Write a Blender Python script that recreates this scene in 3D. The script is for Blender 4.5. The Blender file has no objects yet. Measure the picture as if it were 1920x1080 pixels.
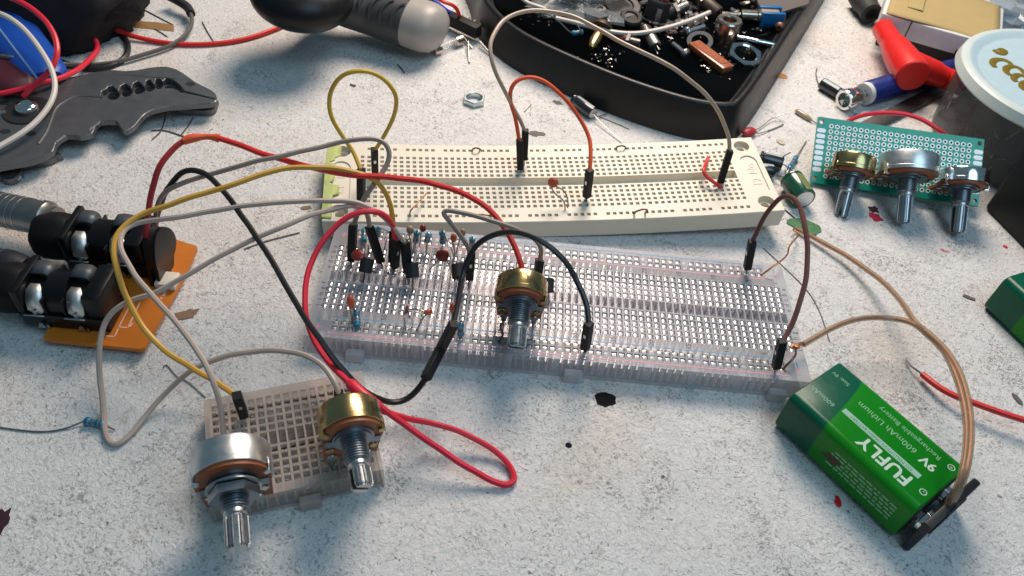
# Electronics workbench: breadboards, jumper wires, potentiometers, 9 V battery.  Units: millimetres.
import bpy, bmesh, math, random
from mathutils import Vector, Matrix
from mathutils.geometry import tessellate_polygon
random.seed(7)
SC = bpy.context.scene
COL = SC.collection
V = Vector
PI = math.pi

# ------------------------------------------------------------------ camera, world, lamps, exposure
CAM_POS = V((-25.017, -184.828, 206.622))
CAM_R = Matrix(((0.99499978, 0.04956537, 0.08671046),
                (-0.09551253, 0.7260445, 0.68098219),
                (-0.0292025, -0.68585906, 0.72714824)))      # world -> camera
FPX = 1469.207                                                # focal length in photo pixels (1920 wide)
cd = bpy.data.cameras.new('camera'); cam = bpy.data.objects.new('camera', cd); COL.objects.link(cam)
M = CAM_R.transposed().to_4x4(); M.translation = CAM_POS; cam.matrix_world = M
cd.sensor_width = 36; cd.lens = 36 * FPX / 1920; cd.clip_start = 1; cd.clip_end = 6000
SC.camera = cam
cd.dof.use_dof = True; cd.dof.focus_distance = 262; cd.dof.aperture_fstop = (36 * FPX / 1920 / 1000) / 0.85

w = bpy.data.worlds.new('World'); SC.world = w; w.use_nodes = True
bg = w.node_tree.nodes['Background']; bg.inputs[0].default_value = (0.45, 0.78, 1.0, 1); bg.inputs[1].default_value = 0.16

def area(name, loc, target, size, power, color):
    l = bpy.data.lights.new(name, 'AREA'); l.shape = 'DISK'; l.size = size; l.energy = power; l.color = color
    o = bpy.data.objects.new(name, l); COL.objects.link(o); o.location = loc
    o.rotation_euler = (V(target) - V(loc)).to_track_quat('-Z', 'Y').to_euler(); return o
area('desk_lamp', (48, 360, 395), (-10, 20, 0), 260, 3.35e6, (1.0, 0.84, 0.72))
area('window_light', (300, -230, 720), (0, 20, 0), 520, 1.95e6, (0.53, 0.79, 1.0))
SC.view_settings.view_transform = 'Standard'; SC.view_settings.look = 'None'
SC.view_settings.exposure = 0.0; SC.view_settings.gamma = 1

# ------------------------------------------------------------------ helpers: picture -> place
def ray(x, y):
    return (CAM_R.transposed() @ V(((x - 960) / FPX, -(y - 540) / FPX, -1.0))).normalized()
def at(x, y, z=0.0):                       # where the sight line through a photo pixel meets height z
    d = ray(x, y); return CAM_POS + d * ((z - CAM_POS.z) / d.z)
def at_plane(x, y, p, n):
    d = ray(x, y); return CAM_POS + d * ((p - CAM_POS).dot(n) / d.dot(n))
def at_len(base, x, y, L, near=True):      # point on the sight line at distance L from base
    d = ray(x, y); t0 = (base - CAM_POS).dot(d); h2 = L * L - (base - (CAM_POS + d * t0)).length_squared
    if h2 <= 0:
        q = CAM_POS + d * t0; return base + (q - base).normalized() * L
    return CAM_POS + d * (t0 + (-1 if near else 1) * math.sqrt(h2))

# ------------------------------------------------------------------ helpers: materials
MATS = {}
def mat(name, col, rough=0.5, metal=0.0, var=0.12, vscale=0.4, bump=0.0, bscale=3.0, coat=0.0, spec=0.5, trans=0.0):
    m = bpy.data.materials.new(name); m.use_nodes = True; nt = m.node_tree; N = nt.nodes; Lk = nt.links
    b = N['Principled BSDF']; b.inputs['Roughness'].default_value = rough; b.inputs['Metallic'].default_value = metal
    b.inputs['Coat Weight'].default_value = coat; b.inputs['Specular IOR Level'].default_value = spec
    b.inputs['Transmission Weight'].default_value = trans
    tc = N.new('ShaderNodeTexCoord')
    nz = N.new('ShaderNodeTexNoise'); nz.inputs['Scale'].default_value = vscale; nz.inputs['Detail'].default_value = 5
    Lk.new(tc.outputs['Object'], nz.inputs['Vector'])
    mx = N.new('ShaderNodeMix'); mx.data_type = 'RGBA'
    c = (*col, 1)
    mx.inputs['A'].default_value = tuple(v * (1 - var) for v in col) + (1,)
    mx.inputs['B'].default_value = tuple(min(1, v * (1 + var)) for v in col) + (1,)
    Lk.new(nz.outputs['Fac'], mx.inputs['Factor']); Lk.new(mx.outputs['Result'], b.inputs['Base Color'])
    rr = N.new('ShaderNodeMapRange'); rr.inputs['To Min'].default_value = max(0.03, rough - 0.1); rr.inputs['To Max'].default_value = min(1, rough + 0.12)
    Lk.new(nz.outputs['Fac'], rr.inputs['Value']); Lk.new(rr.outputs['Result'], b.inputs['Roughness'])
    if bump:
        n2 = N.new('ShaderNodeTexNoise'); n2.inputs['Scale'].default_value = bscale; n2.inputs['Detail'].default_value = 3
        Lk.new(tc.outputs['Object'], n2.inputs['Vector'])
        bp = N.new('ShaderNodeBump'); bp.inputs['Strength'].default_value = bump; bp.inputs['Distance'].default_value = 0.3
        Lk.new(n2.outputs['Fac'], bp.inputs['Height']); Lk.new(bp.outputs['Normal'], b.inputs['Normal'])
    MATS[name] = m; return m
def see_through(m, fac, tint):             # part of the light goes straight on, as in moulded clear plastic
    nt = m.node_tree; N = nt.nodes; out = N['Material Output']; b = N['Principled BSDF']
    t = N.new('ShaderNodeBsdfTransparent'); t.inputs[0].default_value = (*tint, 1)
    mx = N.new('ShaderNodeMixShader'); mx.inputs[0].default_value = fac
    nt.links.new(t.outputs[0], mx.inputs[1]); nt.links.new(b.outputs[0], mx.inputs[2]); nt.links.new(mx.outputs[0], out.inputs[0])
    return m
def glow_through(m, col, fac):             # moulded plastic also scatters light from its far side
    nt = m.node_tree; N = nt.nodes; b = N['Principled BSDF']; mx = [n for n in N if n.type == 'MIX_SHADER'][0]
    tl = N.new('ShaderNodeBsdfTranslucent'); tl.inputs[0].default_value = (*col, 1); m2 = N.new('ShaderNodeMixShader'); m2.inputs[0].default_value = fac
    nt.links.new(b.outputs[0], m2.inputs[1]); nt.links.new(tl.outputs[0], m2.inputs[2]); nt.links.new(m2.outputs[0], mx.inputs[2]); return m

black_pl = mat('black_plastic', (0.012, 0.012, 0.013), 0.55, spec=0.3)
black_mt = mat('black_matt', (0.016, 0.016, 0.018), 0.62, bump=0.15)
dark_pl = mat('tray_plastic', (0.011, 0.011, 0.012), 0.36, bump=0.12, bscale=1.2, var=0.3, spec=0.4)
cream_m = mat('cream_plastic', (0.73, 0.665, 0.54), 0.42, var=0.05, vscale=0.08, bump=0.05, bscale=2)
hole_m = mat('hole_contact_shaded', (0.17, 0.14, 0.105), 0.5, 0.3)  # contact metal at the hole bottoms, darkened to paint the cavity's shade
clear_m = see_through(mat('clear_plastic', (0.68, 0.67, 0.685), 0.3, var=0.03, spec=0.2), 0.50, (0.96, 0.95, 0.97))
rib_m = see_through(mat('clear_rib', (0.86, 0.84, 0.87), 0.25, var=0.03), 0.55, (0.95, 0.94, 0.96))
mini_m = see_through(mat('clear_plastic_small', (0.60, 0.52, 0.465), 0.25, var=0.05), 0.52, (0.93, 0.90, 0.88))
minirib_m = see_through(mat('clear_rib_small', (0.84, 0.76, 0.69), 0.25, var=0.05), 0.7, (0.92, 0.89, 0.86))
glow_through(clear_m, (0.87, 0.86, 0.87), 0.18); glow_through(rib_m, (0.9, 0.89, 0.9), 0.4); glow_through(mini_m, (0.75, 0.66, 0.6), 0.12); glow_through(minirib_m, (0.85, 0.77, 0.7), 0.4)
clip_m = mat('contact_metal', (0.80, 0.79, 0.80), 0.36, 1.0, var=0.06)
pad_m = mat('adhesive_pad', (0.20, 0.197, 0.203), 0.7)  # pad coloured dark to supply the shade inside the clear body
minipad_m = mat('adhesive_pad_brown', (0.05, 0.04, 0.033), 0.7)  # dark brown likewise paints the shade inside the small board
print_m = mat('print_grey', (0.045, 0.045, 0.055), 0.6)
blue_ln = mat('print_blue', (0.10, 0.33, 0.52), 0.5)
red_ln = mat('print_red', (0.75, 0.30, 0.36), 0.5)
steel = mat('steel', (0.50, 0.51, 0.52), 0.33, 1.0, var=0.15, vscale=0.8)
bushing_m = mat('zinc_bushing', (0.27, 0.30, 0.33), 0.38, 1.0, var=0.2)
alu = mat('aluminium_can', (0.66, 0.68, 0.69), 0.36, 1.0, var=0.10)
chrome = mat('chrome', (0.78, 0.77, 0.75), 0.10, 1.0)
dull = mat('dull_steel', (0.30, 0.28, 0.26), 0.4, 1.0, var=0.3)
gold = mat('brass_can', (0.50, 0.385, 0.18), 0.23, 1.0, var=0.12, vscale=0.2)
brass = mat('brass', (0.72, 0.47, 0.20), 0.25, 1.0)
copper = mat('copper', (0.72, 0.34, 0.20), 0.30, 1.0, var=0.3, vscale=2)
rust = mat('tarnished_copper', (0.20, 0.10, 0.07), 0.4, 0.7, var=0.3, vscale=2)
tin = mat('tinned_lead', (0.42, 0.40, 0.38), 0.33, 1.0, var=0.2)
dklead = mat('dark_lead', (0.12, 0.11, 0.11), 0.4, 0.8, var=0.3)
wafer_m = mat('phenolic_brown', (0.30, 0.085, 0.03), 0.45, var=0.25)
res_m = mat('resistor_blue', (0.02, 0.26, 0.40), 0.33, coat=0.3)
band_m = mat('resistor_band', (0.02, 0.035, 0.05), 0.4)
tancap_m = mat('tan_component', (0.36, 0.24, 0.14), 0.45)
disc_or = mat('ceramic_orange', (0.62, 0.115, 0.04), 0.34, var=0.15, coat=0.3)
disc_rd = mat('ceramic_red', (0.23, 0.022, 0.016), 0.38, var=0.15, coat=0.2)
pcb_or = mat('pcb_orange', (0.62, 0.175, 0.015), 0.42, var=0.12, vscale=0.15)
pcb_tr = mat('pcb_trace', (0.85, 0.55, 0.42), 0.5)
pcb_gr = mat('pcb_green', (0.0, 0.27, 0.185), 0.3, var=0.06, coat=0.2)
solder_m = mat('pad_tin', (0.78, 0.84, 0.88), 0.4, 0.2, var=0.05)
bat_dk = mat('clip_black', (0.014, 0.015, 0.017), 0.5)
white_pl = mat('white_plastic', (0.68, 0.68, 0.66), 0.4)
red_pl = mat('red_plastic', (0.74, 0.018, 0.014), 0.36, var=0.06)
blue_pl = mat('blue_plastic', (0.008, 0.022, 0.17), 0.34)
blue_br = mat('blue_bright', (0.008, 0.075, 0.42), 0.4)
wires = {k: mat('wire_' + k, c, r, var=0.08, vscale=0.15) for k, c, r in (
    ('yellow', (0.66, 0.42, 0.045), 0.42), ('ochre', (0.62, 0.34, 0.05), 0.42), ('orange', (0.78, 0.105, 0.030), 0.4),
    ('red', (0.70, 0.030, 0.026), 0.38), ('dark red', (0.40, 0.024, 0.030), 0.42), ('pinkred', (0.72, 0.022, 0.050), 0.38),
    ('black', (0.014, 0.013, 0.013), 0.36), ('grey', (0.29, 0.235, 0.20), 0.45), ('tan', (0.44, 0.325, 0.235), 0.42),
    ('light grey', (0.45, 0.36, 0.305), 0.45), ('white', (0.66, 0.60, 0.54), 0.45), ('brown', (0.155, 0.050, 0.040), 0.42),
    ('darkgrey', (0.10, 0.095, 0.09), 0.45))}
speaker_m = see_through(mat('clear_sheath', (0.40, 0.28, 0.20), 0.18, var=0.3, vscale=0.5, coat=0.5), 0.5, (0.95, 0.85, 0.72))

# ------------------------------------------------------------------ helpers: shapes
class MB:
    def __init__(s): s.v = []; s.f = []; s.m = []
    def add(s, vf, M=None, mi=0):
        o = len(s.v); vs, fs = vf
        s.v += [(M @ V(p)) if M is not None else V(p) for p in vs]
        s.f += [tuple(i + o for i in f) for f in fs]; s.m += [mi] * len(fs); return s
    def mesh(s, name, mats, angle=38, smooth=True, recalc=True):
        me = bpy.data.meshes.new(name); me.from_pydata([tuple(p) for p in s.v], [], s.f)
        for m in (mats if isinstance(mats, (list, tuple)) else [mats]): me.materials.append(m)
        me.polygons.foreach_set('material_index', s.m)
        if recalc:
            bm = bmesh.new(); bm.from_mesh(me); bmesh.ops.remove_doubles(bm, verts=bm.verts, dist=1e-4)
            bmesh.ops.recalc_face_normals(bm, faces=bm.faces); bm.to_mesh(me); bm.free()
        if smooth:
            me.shade_smooth(); me.set_sharp_from_angle(angle=math.radians(angle))
        me.update(); return me
    def build(s, name, mats, parent=None, **k):
        return link(name, s.mesh(name, mats, **k), parent)
ROOT = {}
def link(name, me, parent=None, local=None):
    o = bpy.data.objects.new(name, me); COL.objects.link(o)
    if parent is not None: o.parent = parent
    if local is not None: o.matrix_local = local
    return o
def thing(name, label, cat, Mx=None, group=None, data=None):
    o = bpy.data.objects.new(name, data); COL.objects.link(o)
    if Mx is None: Mx = Matrix.Identity(4)
    if isinstance(Mx, Vector): Mx = Matrix.Translation(Mx)
    o.matrix_world = Mx; ROOT[o] = Mx.inverted()
    if data is None: o.empty_display_size = 2
    o['label'] = label; o['category'] = cat
    if group: o['group'] = group
    return o
def tag(o, label, cat, group=None):
    o['label'] = label; o['category'] = cat
    if group: o['group'] = group
    return o
def inv(root): return ROOT[root]

def frame(a, b, up=V((0, 0, 1))):          # origin a, local z towards b, local y as near to up as it can be
    z = (b - a).normalized(); y = up - z * up.dot(z)
    if y.length < 1e-4: y = V((0, 1, 0)) - z * z.y
    y.normalize(); x = y.cross(z)
    m = Matrix((x, y, z)).transposed().to_4x4(); m.translation = a; return m
def place(x, y, z, rot=0): return Matrix.Translation((x, y, z)) @ Matrix.Rotation(rot, 4, 'Z')
def T(x, y, z): return Matrix.Translation((x, y, z))
def Rx(a): return Matrix.Rotation(a, 4, 'X')
def Ry(a): return Matrix.Rotation(a, 4, 'Y')
def Rz(a): return Matrix.Rotation(a, 4, 'Z')

def box(x0, x1, y0, y1, z0, z1):
    v = [(x, y, z) for z in (z0, z1) for y in (y0, y1) for x in (x0, x1)]
    return v, [(0, 2, 3, 1), (4, 5, 7, 6), (0, 1, 5, 4), (2, 6, 7, 3), (0, 4, 6, 2), (1, 3, 7, 5)]
def bbox(x0, x1, y0, y1, z0, z1, r=0.3, seg=2):
    bm = bmesh.new(); vs, fs = box(x0, x1, y0, y1, z0, z1)
    bv = [bm.verts.new(p) for p in vs]; [bm.faces.new([bv[i] for i in f]) for f in fs]
    bmesh.ops.recalc_face_normals(bm, faces=bm.faces)
    bmesh.ops.bevel(bm, geom=bm.edges[:], offset=r, segments=seg, profile=0.5, affect='EDGES')
    bm.verts.index_update(); out = ([tuple(v.co) for v in bm.verts], [tuple(v.index for v in f.verts) for f in bm.faces]); bm.free(); return out
def lathe(prof, n=24, cap=True, sy=1.0):   # profile [(r, z)], round local z
    v = []; f = []
    for r, z in prof:
        for i in range(n):
            a = 2 * PI * i / n; v.append((r * math.cos(a), r * math.sin(a) * sy, z))
    for k in range(len(prof) - 1):
        for i in range(n):
            j = (i + 1) % n; f.append((k * n + i, k * n + j, (k + 1) * n + j, (k + 1) * n + i))
    if cap:
        if prof[0][0] > 1e-6: f.append(tuple(range(n))[::-1])
        if prof[-1][0] > 1e-6: f.append(tuple(range((len(prof) - 1) * n, len(prof) * n)))
    return v, f
def prism(outlines, z0, z1):               # outlines: outer loop then holes, each [(x, y)]
    flat = [V((x, y, 0)) for o in outlines for x, y in o]; n = len(flat)
    tri = tessellate_polygon([[V((x, y, 0)) for x, y in o] for o in outlines])
    v = [(p.x, p.y, z1) for p in flat] + [(p.x, p.y, z0) for p in flat]
    f = [tuple(t) for t in tri] + [tuple(i + n for i in t[::-1]) for t in tri]
    k = 0
    for o in outlines:
        m = len(o)
        for i in range(m):
            j = (i + 1) % m; f.append((k + i, k + j, k + j + n, k + i + n))
        k += m
    return v, f
def circ(cx, cy, r, n=16, a0=0.0, ry=None): return [(cx + r * math.cos(a0 + 2 * PI * i / n), cy + (ry or r) * math.sin(a0 + 2 * PI * i / n)) for i in range(n)]
def smooth_path(pts, step=1.2, closed=False):      # Catmull-Rom through the points
    P = [V(p) for p in pts]; out = []; n = len(P)
    for i in range(n - 1):
        p0 = P[i - 1] if i else P[0] * 2 - P[1]; p1 = P[i]; p2 = P[i + 1]; p3 = P[i + 2] if i + 2 < n else P[-1] * 2 - P[-2]
        k = max(2, int((p2 - p1).length / step))
        for j in range(k):
            t = j / k; out.append(0.5 * ((2 * p1) + (p2 - p0) * t + (2 * p0 - 5 * p1 + 4 * p2 - p3) * t * t + (3 * p1 - p0 - 3 * p2 + p3) * t ** 3))
    out.append(P[-1]); return out
def relax(path, n=2):
    for _ in range(n): path = [path[0]] + [(path[i - 1] + path[i] * 2 + path[i + 1]) / 4 for i in range(1, len(path) - 1)] + [path[-1]]
    return path
def tube(path, r, n=8, cap=True, flat=1.0):        # r number or per-point list; parallel-transported rings
    v = []; f = []; P = path; m = len(P); y = None
    for i in range(m):
        t = (P[min(i + 1, m - 1)] - P[max(i - 1, 0)]).normalized()
        if y is None:
            y = V((0, 0, 1)) - t * t.z
            if y.length < 0.1: y = V((0, 1, 0)) - t * t.y
        y = (y - t * y.dot(t)).normalized(); x = y.cross(t); ri = r[i] if isinstance(r, (list, tuple)) else r
        for k in range(n):
            a = 2 * PI * k / n; v.append(P[i] + x * (ri * math.cos(a)) + y * (ri * flat * math.sin(a)))
    for i in range(m - 1):
        for k in range(n):
            j = (k + 1) % n; f.append((i * n + k, i * n + j, (i + 1) * n + j, (i + 1) * n + k))
    if cap: f.append(tuple(range(n))[::-1]); f.append(tuple(range((m - 1) * n, m * n)))
    return v, f
def ellipsoid(rx, ry, rz, n=16, k=10):
    v = []; f = []
    pr = [(math.sin(PI * i / k), -math.cos(PI * i / k)) for i in range(k + 1)]
    vs, fs = lathe([(max(a, 1e-4), b) for a, b in pr], n)
    return [(x * rx, y * ry, z * rz) for x, y, z in vs], fs
def blob(cx, cy, rx, ry, n=14, jag=0.25, seed=0, rot=0):
    rn = random.Random(seed); o = []
    for i in range(n):
        a = 2 * PI * i / n; k = 1 + rn.uniform(-jag, jag); x = rx * k * math.cos(a); y = ry * k * math.sin(a)
        o.append((cx + x * math.cos(rot) - y * math.sin(rot), cy + x * math.sin(rot) + y * math.cos(rot)))
    return o
TXT = {}
def text_vf(s, size):
    if (s, size) in TXT: return TXT[(s, size)]
    c = bpy.data.curves.new('t', 'FONT'); c.body = s; c.size = size; c.align_x = 'CENTER'; c.align_y = 'CENTER'; c.resolution_u = 2
    o = bpy.data.objects.new('t', c); me = o.to_mesh()
    vf = ([tuple(v.co) for v in me.vertices], [tuple(p.vertices) for p in me.polygons])
    o.to_mesh_clear(); bpy.data.objects.remove(o); bpy.data.curves.remove(c); TXT[(s, size)] = vf; return vf
def pxpath(pts, step=1.2): return relax(smooth_path([at(*p) for p in pts], step), 3)

# ------------------------------------------------------------------ the bench top
def bench_material():
    m = bpy.data.materials.new('painted_chipboard'); m.use_nodes = True; nt = m.node_tree; N = nt.nodes; L = nt.links
    b = N['Principled BSDF']; b.inputs['Roughness'].default_value = 0.62; b.inputs['Specular IOR Level'].default_value = 0.35
    tc = N.new('ShaderNodeTexCoord')
    def noise(scale, det, dist=0.0, rough=0.5, off=(0, 0, 0)):
        mp = N.new('ShaderNodeMapping'); mp.inputs['Location'].default_value = off; L.new(tc.outputs['Object'], mp.inputs['Vector'])
        n = N.new('ShaderNodeTexNoise'); n.inputs['Scale'].default_value = scale; n.inputs['Detail'].default_value = det
        n.inputs['Distortion'].default_value = dist; n.inputs['Roughness'].default_value = rough; L.new(mp.outputs[0], n.inputs['Vector']); return n.outputs['Fac']
    def ramp(src, a, b_, lo=0.0, hi=1.0):
        r = N.new('ShaderNodeMapRange'); r.interpolation_type = 'SMOOTHSTEP'
        for k, v in zip(('From Min', 'From Max', 'To Min', 'To Max'), (a, b_, lo, hi)): r.inputs[k].default_value = v
        L.new(src, r.inputs['Value']); return r.outputs['Result']
    def mix(f, A, B, mode='MIX'):
        x = N.new('ShaderNodeMix'); x.data_type = 'RGBA'; x.blend_type = mode
        if isinstance(f, float): x.inputs['Factor'].default_value = f
        else: L.new(f, x.inputs['Factor'])
        for k, q in (('A', A), ('B', B)):
            if isinstance(q, tuple): x.inputs[k].default_value = (*q, 1)
            else: L.new(q, x.inputs[k])
        return x.outputs['Result']
    def mul(a, b_):
        x = N.new('ShaderNodeMath'); x.operation = 'MULTIPLY'
        for i, q in enumerate((a, b_)):
            if isinstance(q, float): x.inputs[i].default_value = q
            else: L.new(q, x.inputs[i])
        return x.outputs[0]
    base = mix(noise(0.05, 4), (0.635, 0.622, 0.605), (0.73, 0.718, 0.70))
    base = mix(ramp(noise(0.013, 5, 0.6), 0.53, 0.72, 0, 0.45), base, (0.62, 0.51, 0.40))            # old tan stains
    base = mix(ramp(noise(0.10, 6, 1.2, 0.65, (40, 0, 0)), 0.64, 0.72, 0, 0.5), base, (0.45, 0.33, 0.22))
    wear = ramp(noise(0.022, 4, 0.4, 0.5, (9, 5, 0)), 0.38, 0.62, 0.45, 1.0)
    fl = mul(ramp(noise(0.55, 5, 1.8, 0.6), 0.535, 0.62), wear)
    clus = mul(ramp(noise(0.045, 3, 0.6, 0.5, (23, 11, 0)), 0.56, 0.66), ramp(noise(0.5, 4, 2.2, 0.6, (60, 0, 0)), 0.50, 0.58))
    base = mix(mul(clus, 0.62), base, (0.13, 0.12, 0.115))
    base = mix(mul(fl, 0.62), base, (0.17, 0.155, 0.145))                                                 # pits between the chips
    fl2 = mul(ramp(noise(0.36, 6, 3.0, 0.65, (0, 70, 0)), 0.60, 0.65), 0.85)
    base = mix(fl2, base, (0.11, 0.10, 0.095))
    lite = ramp(noise(0.6, 4, 1.4, 0.6, (3, 3, 0)), 0.54, 0.64, 0, 0.6)
    base = mix(lite, base, (0.80, 0.79, 0.77))
    L.new(base, b.inputs['Base Color'])
    h = noise(0.42, 5, 1.5, 0.6)
    bp = N.new('ShaderNodeBump'); bp.inputs['Strength'].default_value = 0.75; bp.inputs['Distance'].default_value = 0.9
    L.new(h, bp.inputs['Height']); L.new(bp.outputs[0], b.inputs['Normal'])
    return m
mb = MB(); mb.add(box(-700, 700, -500, 900, -18, 0))
bench = mb.build('bench_top', bench_material(), smooth=False); bench['kind'] = 'structure'

# ------------------------------------------------------------------ breadboards
P = 2.54
def cells(lines, r):                       # interval list: edges of holes along one axis
    e = []
    for c in lines: e += [c - r, c + r]
    return e
def perforated(xs, ys, holes, rx, ry, x0, x1, y0, y1, z, depth, groove=None, bottom=True, gd=2.6):
    """sheet with square holes: returns (top+walls vf, bottoms vf)"""
    X = [x0] + cells(xs, rx) + [x1]
    ye = cells(ys, ry)
    if groove: ye = sorted(ye + [groove[0], groove[1]])
    Y = [y0] + ye + [y1]
    gi = Y.index(groove[0]) if groove else -9
    hol = set()
    yi = {c: Y.index(c - ry) for c in ys}
    for (i, j) in holes: hol.add((1 + 2 * i, yi[ys[j]]))
    v = []; f = []; bv = []; bf = []; idx = {}
    def vid(i, j):
        if (i, j) not in idx: idx[(i, j)] = len(v); v.append((X[i], Y[j], z))
        return idx[(i, j)]
    for j in range(len(Y) - 1):
        i = 0
        while i < len(X) - 1:
            if j == gi and groove and groove[2] <= i <= groove[3]: i += 1; continue
            if (i, j) in hol:
                xa, xb, ya, yb = X[i], X[i + 1], Y[j], Y[j + 1]; o = len(v)
                ins = 0.12
                ring = [(xa, ya), (xb, ya), (xb, yb), (xa, yb)]; low = [(xa + ins, ya + ins), (xb - ins, ya + ins), (xb - ins, yb - ins), (xa + ins, yb - ins)]
                v.extend([(x, y, z) for x, y in ring] + [(x, y, z - depth) for x, y in low])
                f.extend([(o + k, o + (k + 1) % 4, o + 4 + (k + 1) % 4, o + 4 + k) for k in range(4)])
                if bottom: q = len(bv); bv.extend([(x, y, z - depth) for x, y in low]); bf.append((q, q + 1, q + 2, q + 3))
                i += 1; continue
            f.append((vid(i, j), vid(i + 1, j), vid(i + 1, j + 1), vid(i, j + 1))); i += 1
    if groove:
        xa, xb, ya, yb = X[groove[2]], X[groove[3] + 1], groove[0], groove[1]; o = len(v)
        n = 24
        for zz in (z, z - gd):
            for k in range(n + 1): v.append((xa + (xb - xa) * k / n, ya, zz))
            for k in range(n + 1): v.append((xa + (xb - xa) * k / n, yb, zz))
        w1 = n + 1
        for k in range(n):
            f.append((o + k, o + k + 1, o + 2 * w1 + k + 1, o + 2 * w1 + k)); f.append((o + w1 + k, o + w1 + k + 1, o + 3 * w1 + k + 1, o + 3 * w1 + k))
            f.append((o + 2 * w1 + k, o + 2 * w1 + k + 1, o + 3 * w1 + k + 1, o + 3 * w1 + k))
        f.append((o, o + w1, o + 3 * w1, o + 2 * w1)); f.append((o + n, o + w1 + n, o + 3 * w1 + n, o + 2 * w1 + n))
    return (v, f), (bv, bf)
ROWS = [13.97, 11.43, 8.89, 6.35, 3.81, -3.81, -6.35, -8.89, -11.43, -13.97]

# --- cream breadboard, bowed along its length
def rodr(rv):
    v = V(rv); return Matrix.Rotation(v.length, 4, v.normalized())
CR = T(-3.7188, 61.3785, 9.5937) @ rodr((0.0448, -0.0198, 0.1554))
BOW = 0.3899e-3
cream = thing('breadboard', 'cream solderless breadboard, bowed, with worn green tape on one end', 'breadboard', CR)
xs = [(k - 29.5) * P for k in range(60)]; ys = sorted(ROWS + [19.05, -19.05])
holes = [(i, j) for i in range(60) for j in range(12) if (1 <= j <= 10) or (i >= 1 and (i - 1) % 6 != 5)]
GX = 78.2
(top, bots) = perforated(xs, ys, holes, 0.72, 0.72, -GX, GX, -22.3, 22.3, 0, 2.2, groove=(-2.35, 2.35, 1, 119), gd=2.9)
def bow(vf): return [(x, y, z + BOW * x * x) for x, y, z in vf[0]], vf[1]
mb = MB(); mb.add(bow(top)); mb.add(bow(bots), None, 1)
# end lands with mounting holes and the recessed name panel
for s in (-1, 1):
    e0, e1 = GX * s, 88.6 * s
    if s < 0: e0, e1 = e1, e0
    cx = 82.9 * s
    outer = [(e0, -22.3), (e1, -22.3), (e1, 22.3), (e0, 22.3)]
    h1 = circ(cx, 17.0, 3.3, 24, PI / 24); h2 = circ(cx, -17.0, 3.3, 24, PI / 24)
    sgn = -s
    arc = [(cx + sgn * -3.6, -10.5), (cx + sgn * 3.6, -10.5)] + [(cx + 3.6 * math.cos(a) , 7 + 4.0 * math.sin(a)) for a in ([i * PI / 10 for i in range(11)] if sgn > 0 else [PI - i * PI / 10 for i in range(11)])]
    vf = prism([outer, h1, h2, arc], -0.01, 0)
    n = sum(len(q) for q in (outer, h1, h2, arc)); vf = (vf[0], [q for q in vf[1] if all(i < n for i in q)])
    mb.add(bow(vf))
    for h in (h1, h2):                      # counterbore and screw hole
        k = len(h); vv = [(x, y, 0) for x, y in h] + [(x, y, -2.2) for x, y in h]; ff = [(i, (i + 1) % k, k + (i + 1) % k, k + i) for i in range(k)]
        c = V((cx, 17.0 if h is h1 else -17.0, 0)); ih = circ(c.x, c.y, 1.7, 24, PI / 24)
        o = len(vv); vv += [(x, y, -2.2) for x, y in ih] + [(x, y, -8.0) for x, y in ih]
        ff += [(k + i, k + (i + 1) % k, o + (i + 1) % k, o + i) for i in range(k)] + [(o + i, o + (i + 1) % k, o + k + (i + 1) % k, o + k + i) for i in range(k)]
        mb.add(bow((vv, ff)))
    k = len(arc); vv = [(x, y, 0) for x, y in arc] + [(x, y, -0.55) for x, y in arc]
    ff = [(i, (i + 1) % k, k + (i + 1) % k, k + i) for i in range(k)] + [tuple(range(k, 2 * k))]
    mb.add(bow((vv, ff)))
# outer skirt
per = [];  n = 40
for k in range(n + 1): per.append((-88.6 + 177.2 * k / n, -22.3))
for k in range(1, 8): per.append((88.6, -22.3 + 44.6 * k / 8))
for k in range(n + 1): per.append((88.6 - 177.2 * k / n, 22.3))
for k in range(1, 8): per.append((-88.6, 22.3 - 44.6 * k / 8))
k = len(per)
prof = [(0.0, 0.0), (0.25, -0.25), (0.25, -8.1)]
def offp(p, d): return (p[0] + (d if p[0] > 88 else -d if p[0] < -88 else 0), p[1] + (d if p[1] > 22 else -d if p[1] < -22 else 0))
vv = [(*offp(p, d), z) for d, z in prof for p in per]
ff = [(a * k + i, a * k + (i + 1) % k, (a + 1) * k + (i + 1) % k, (a + 1) * k + i) for a in range(2) for i in range(k)]
ff += [(2 * k + i, 2 * k + i + 1, 2 * k + (2 * n + 14 - i - 1 + 1) , 2 * k + (2 * n + 14 - i + 1)) for i in range(0)]
mb.add(bow((vv, ff)))
mb.add(bow(([(x, y, -8.0) for x in [-88 + 8 * i for i in range(23)] for y in (-22, 22)], [(2 * i, 2 * i + 2, 2 * i + 3, 2 * i + 1) for i in range(22)])), None, 0)
body = mb.build('body', [cream_m, hole_m], cream, recalc=False)
mb = MB()
for s, words in ((-1, ('GL', '12')), (1, ('No', '12'))):
    for q, t_ in enumerate(words):
        vf = text_vf(t_, 5.0)
        M_ = T(83.4 * s, 3.2 - 8.0 * q, -0.52) @ Rz(-PI / 2 if s < 0 else PI / 2)
        p = [M_ @ V(v) for v in vf[0]]; nn = len(p)
        mb.add(bow(([(v.x, v.y, v.z + 0.12) for v in p], vf[1])))
mb.build('raised_lettering', cream_m, cream, smooth=False)['kind'] = 'stuff'
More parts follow.
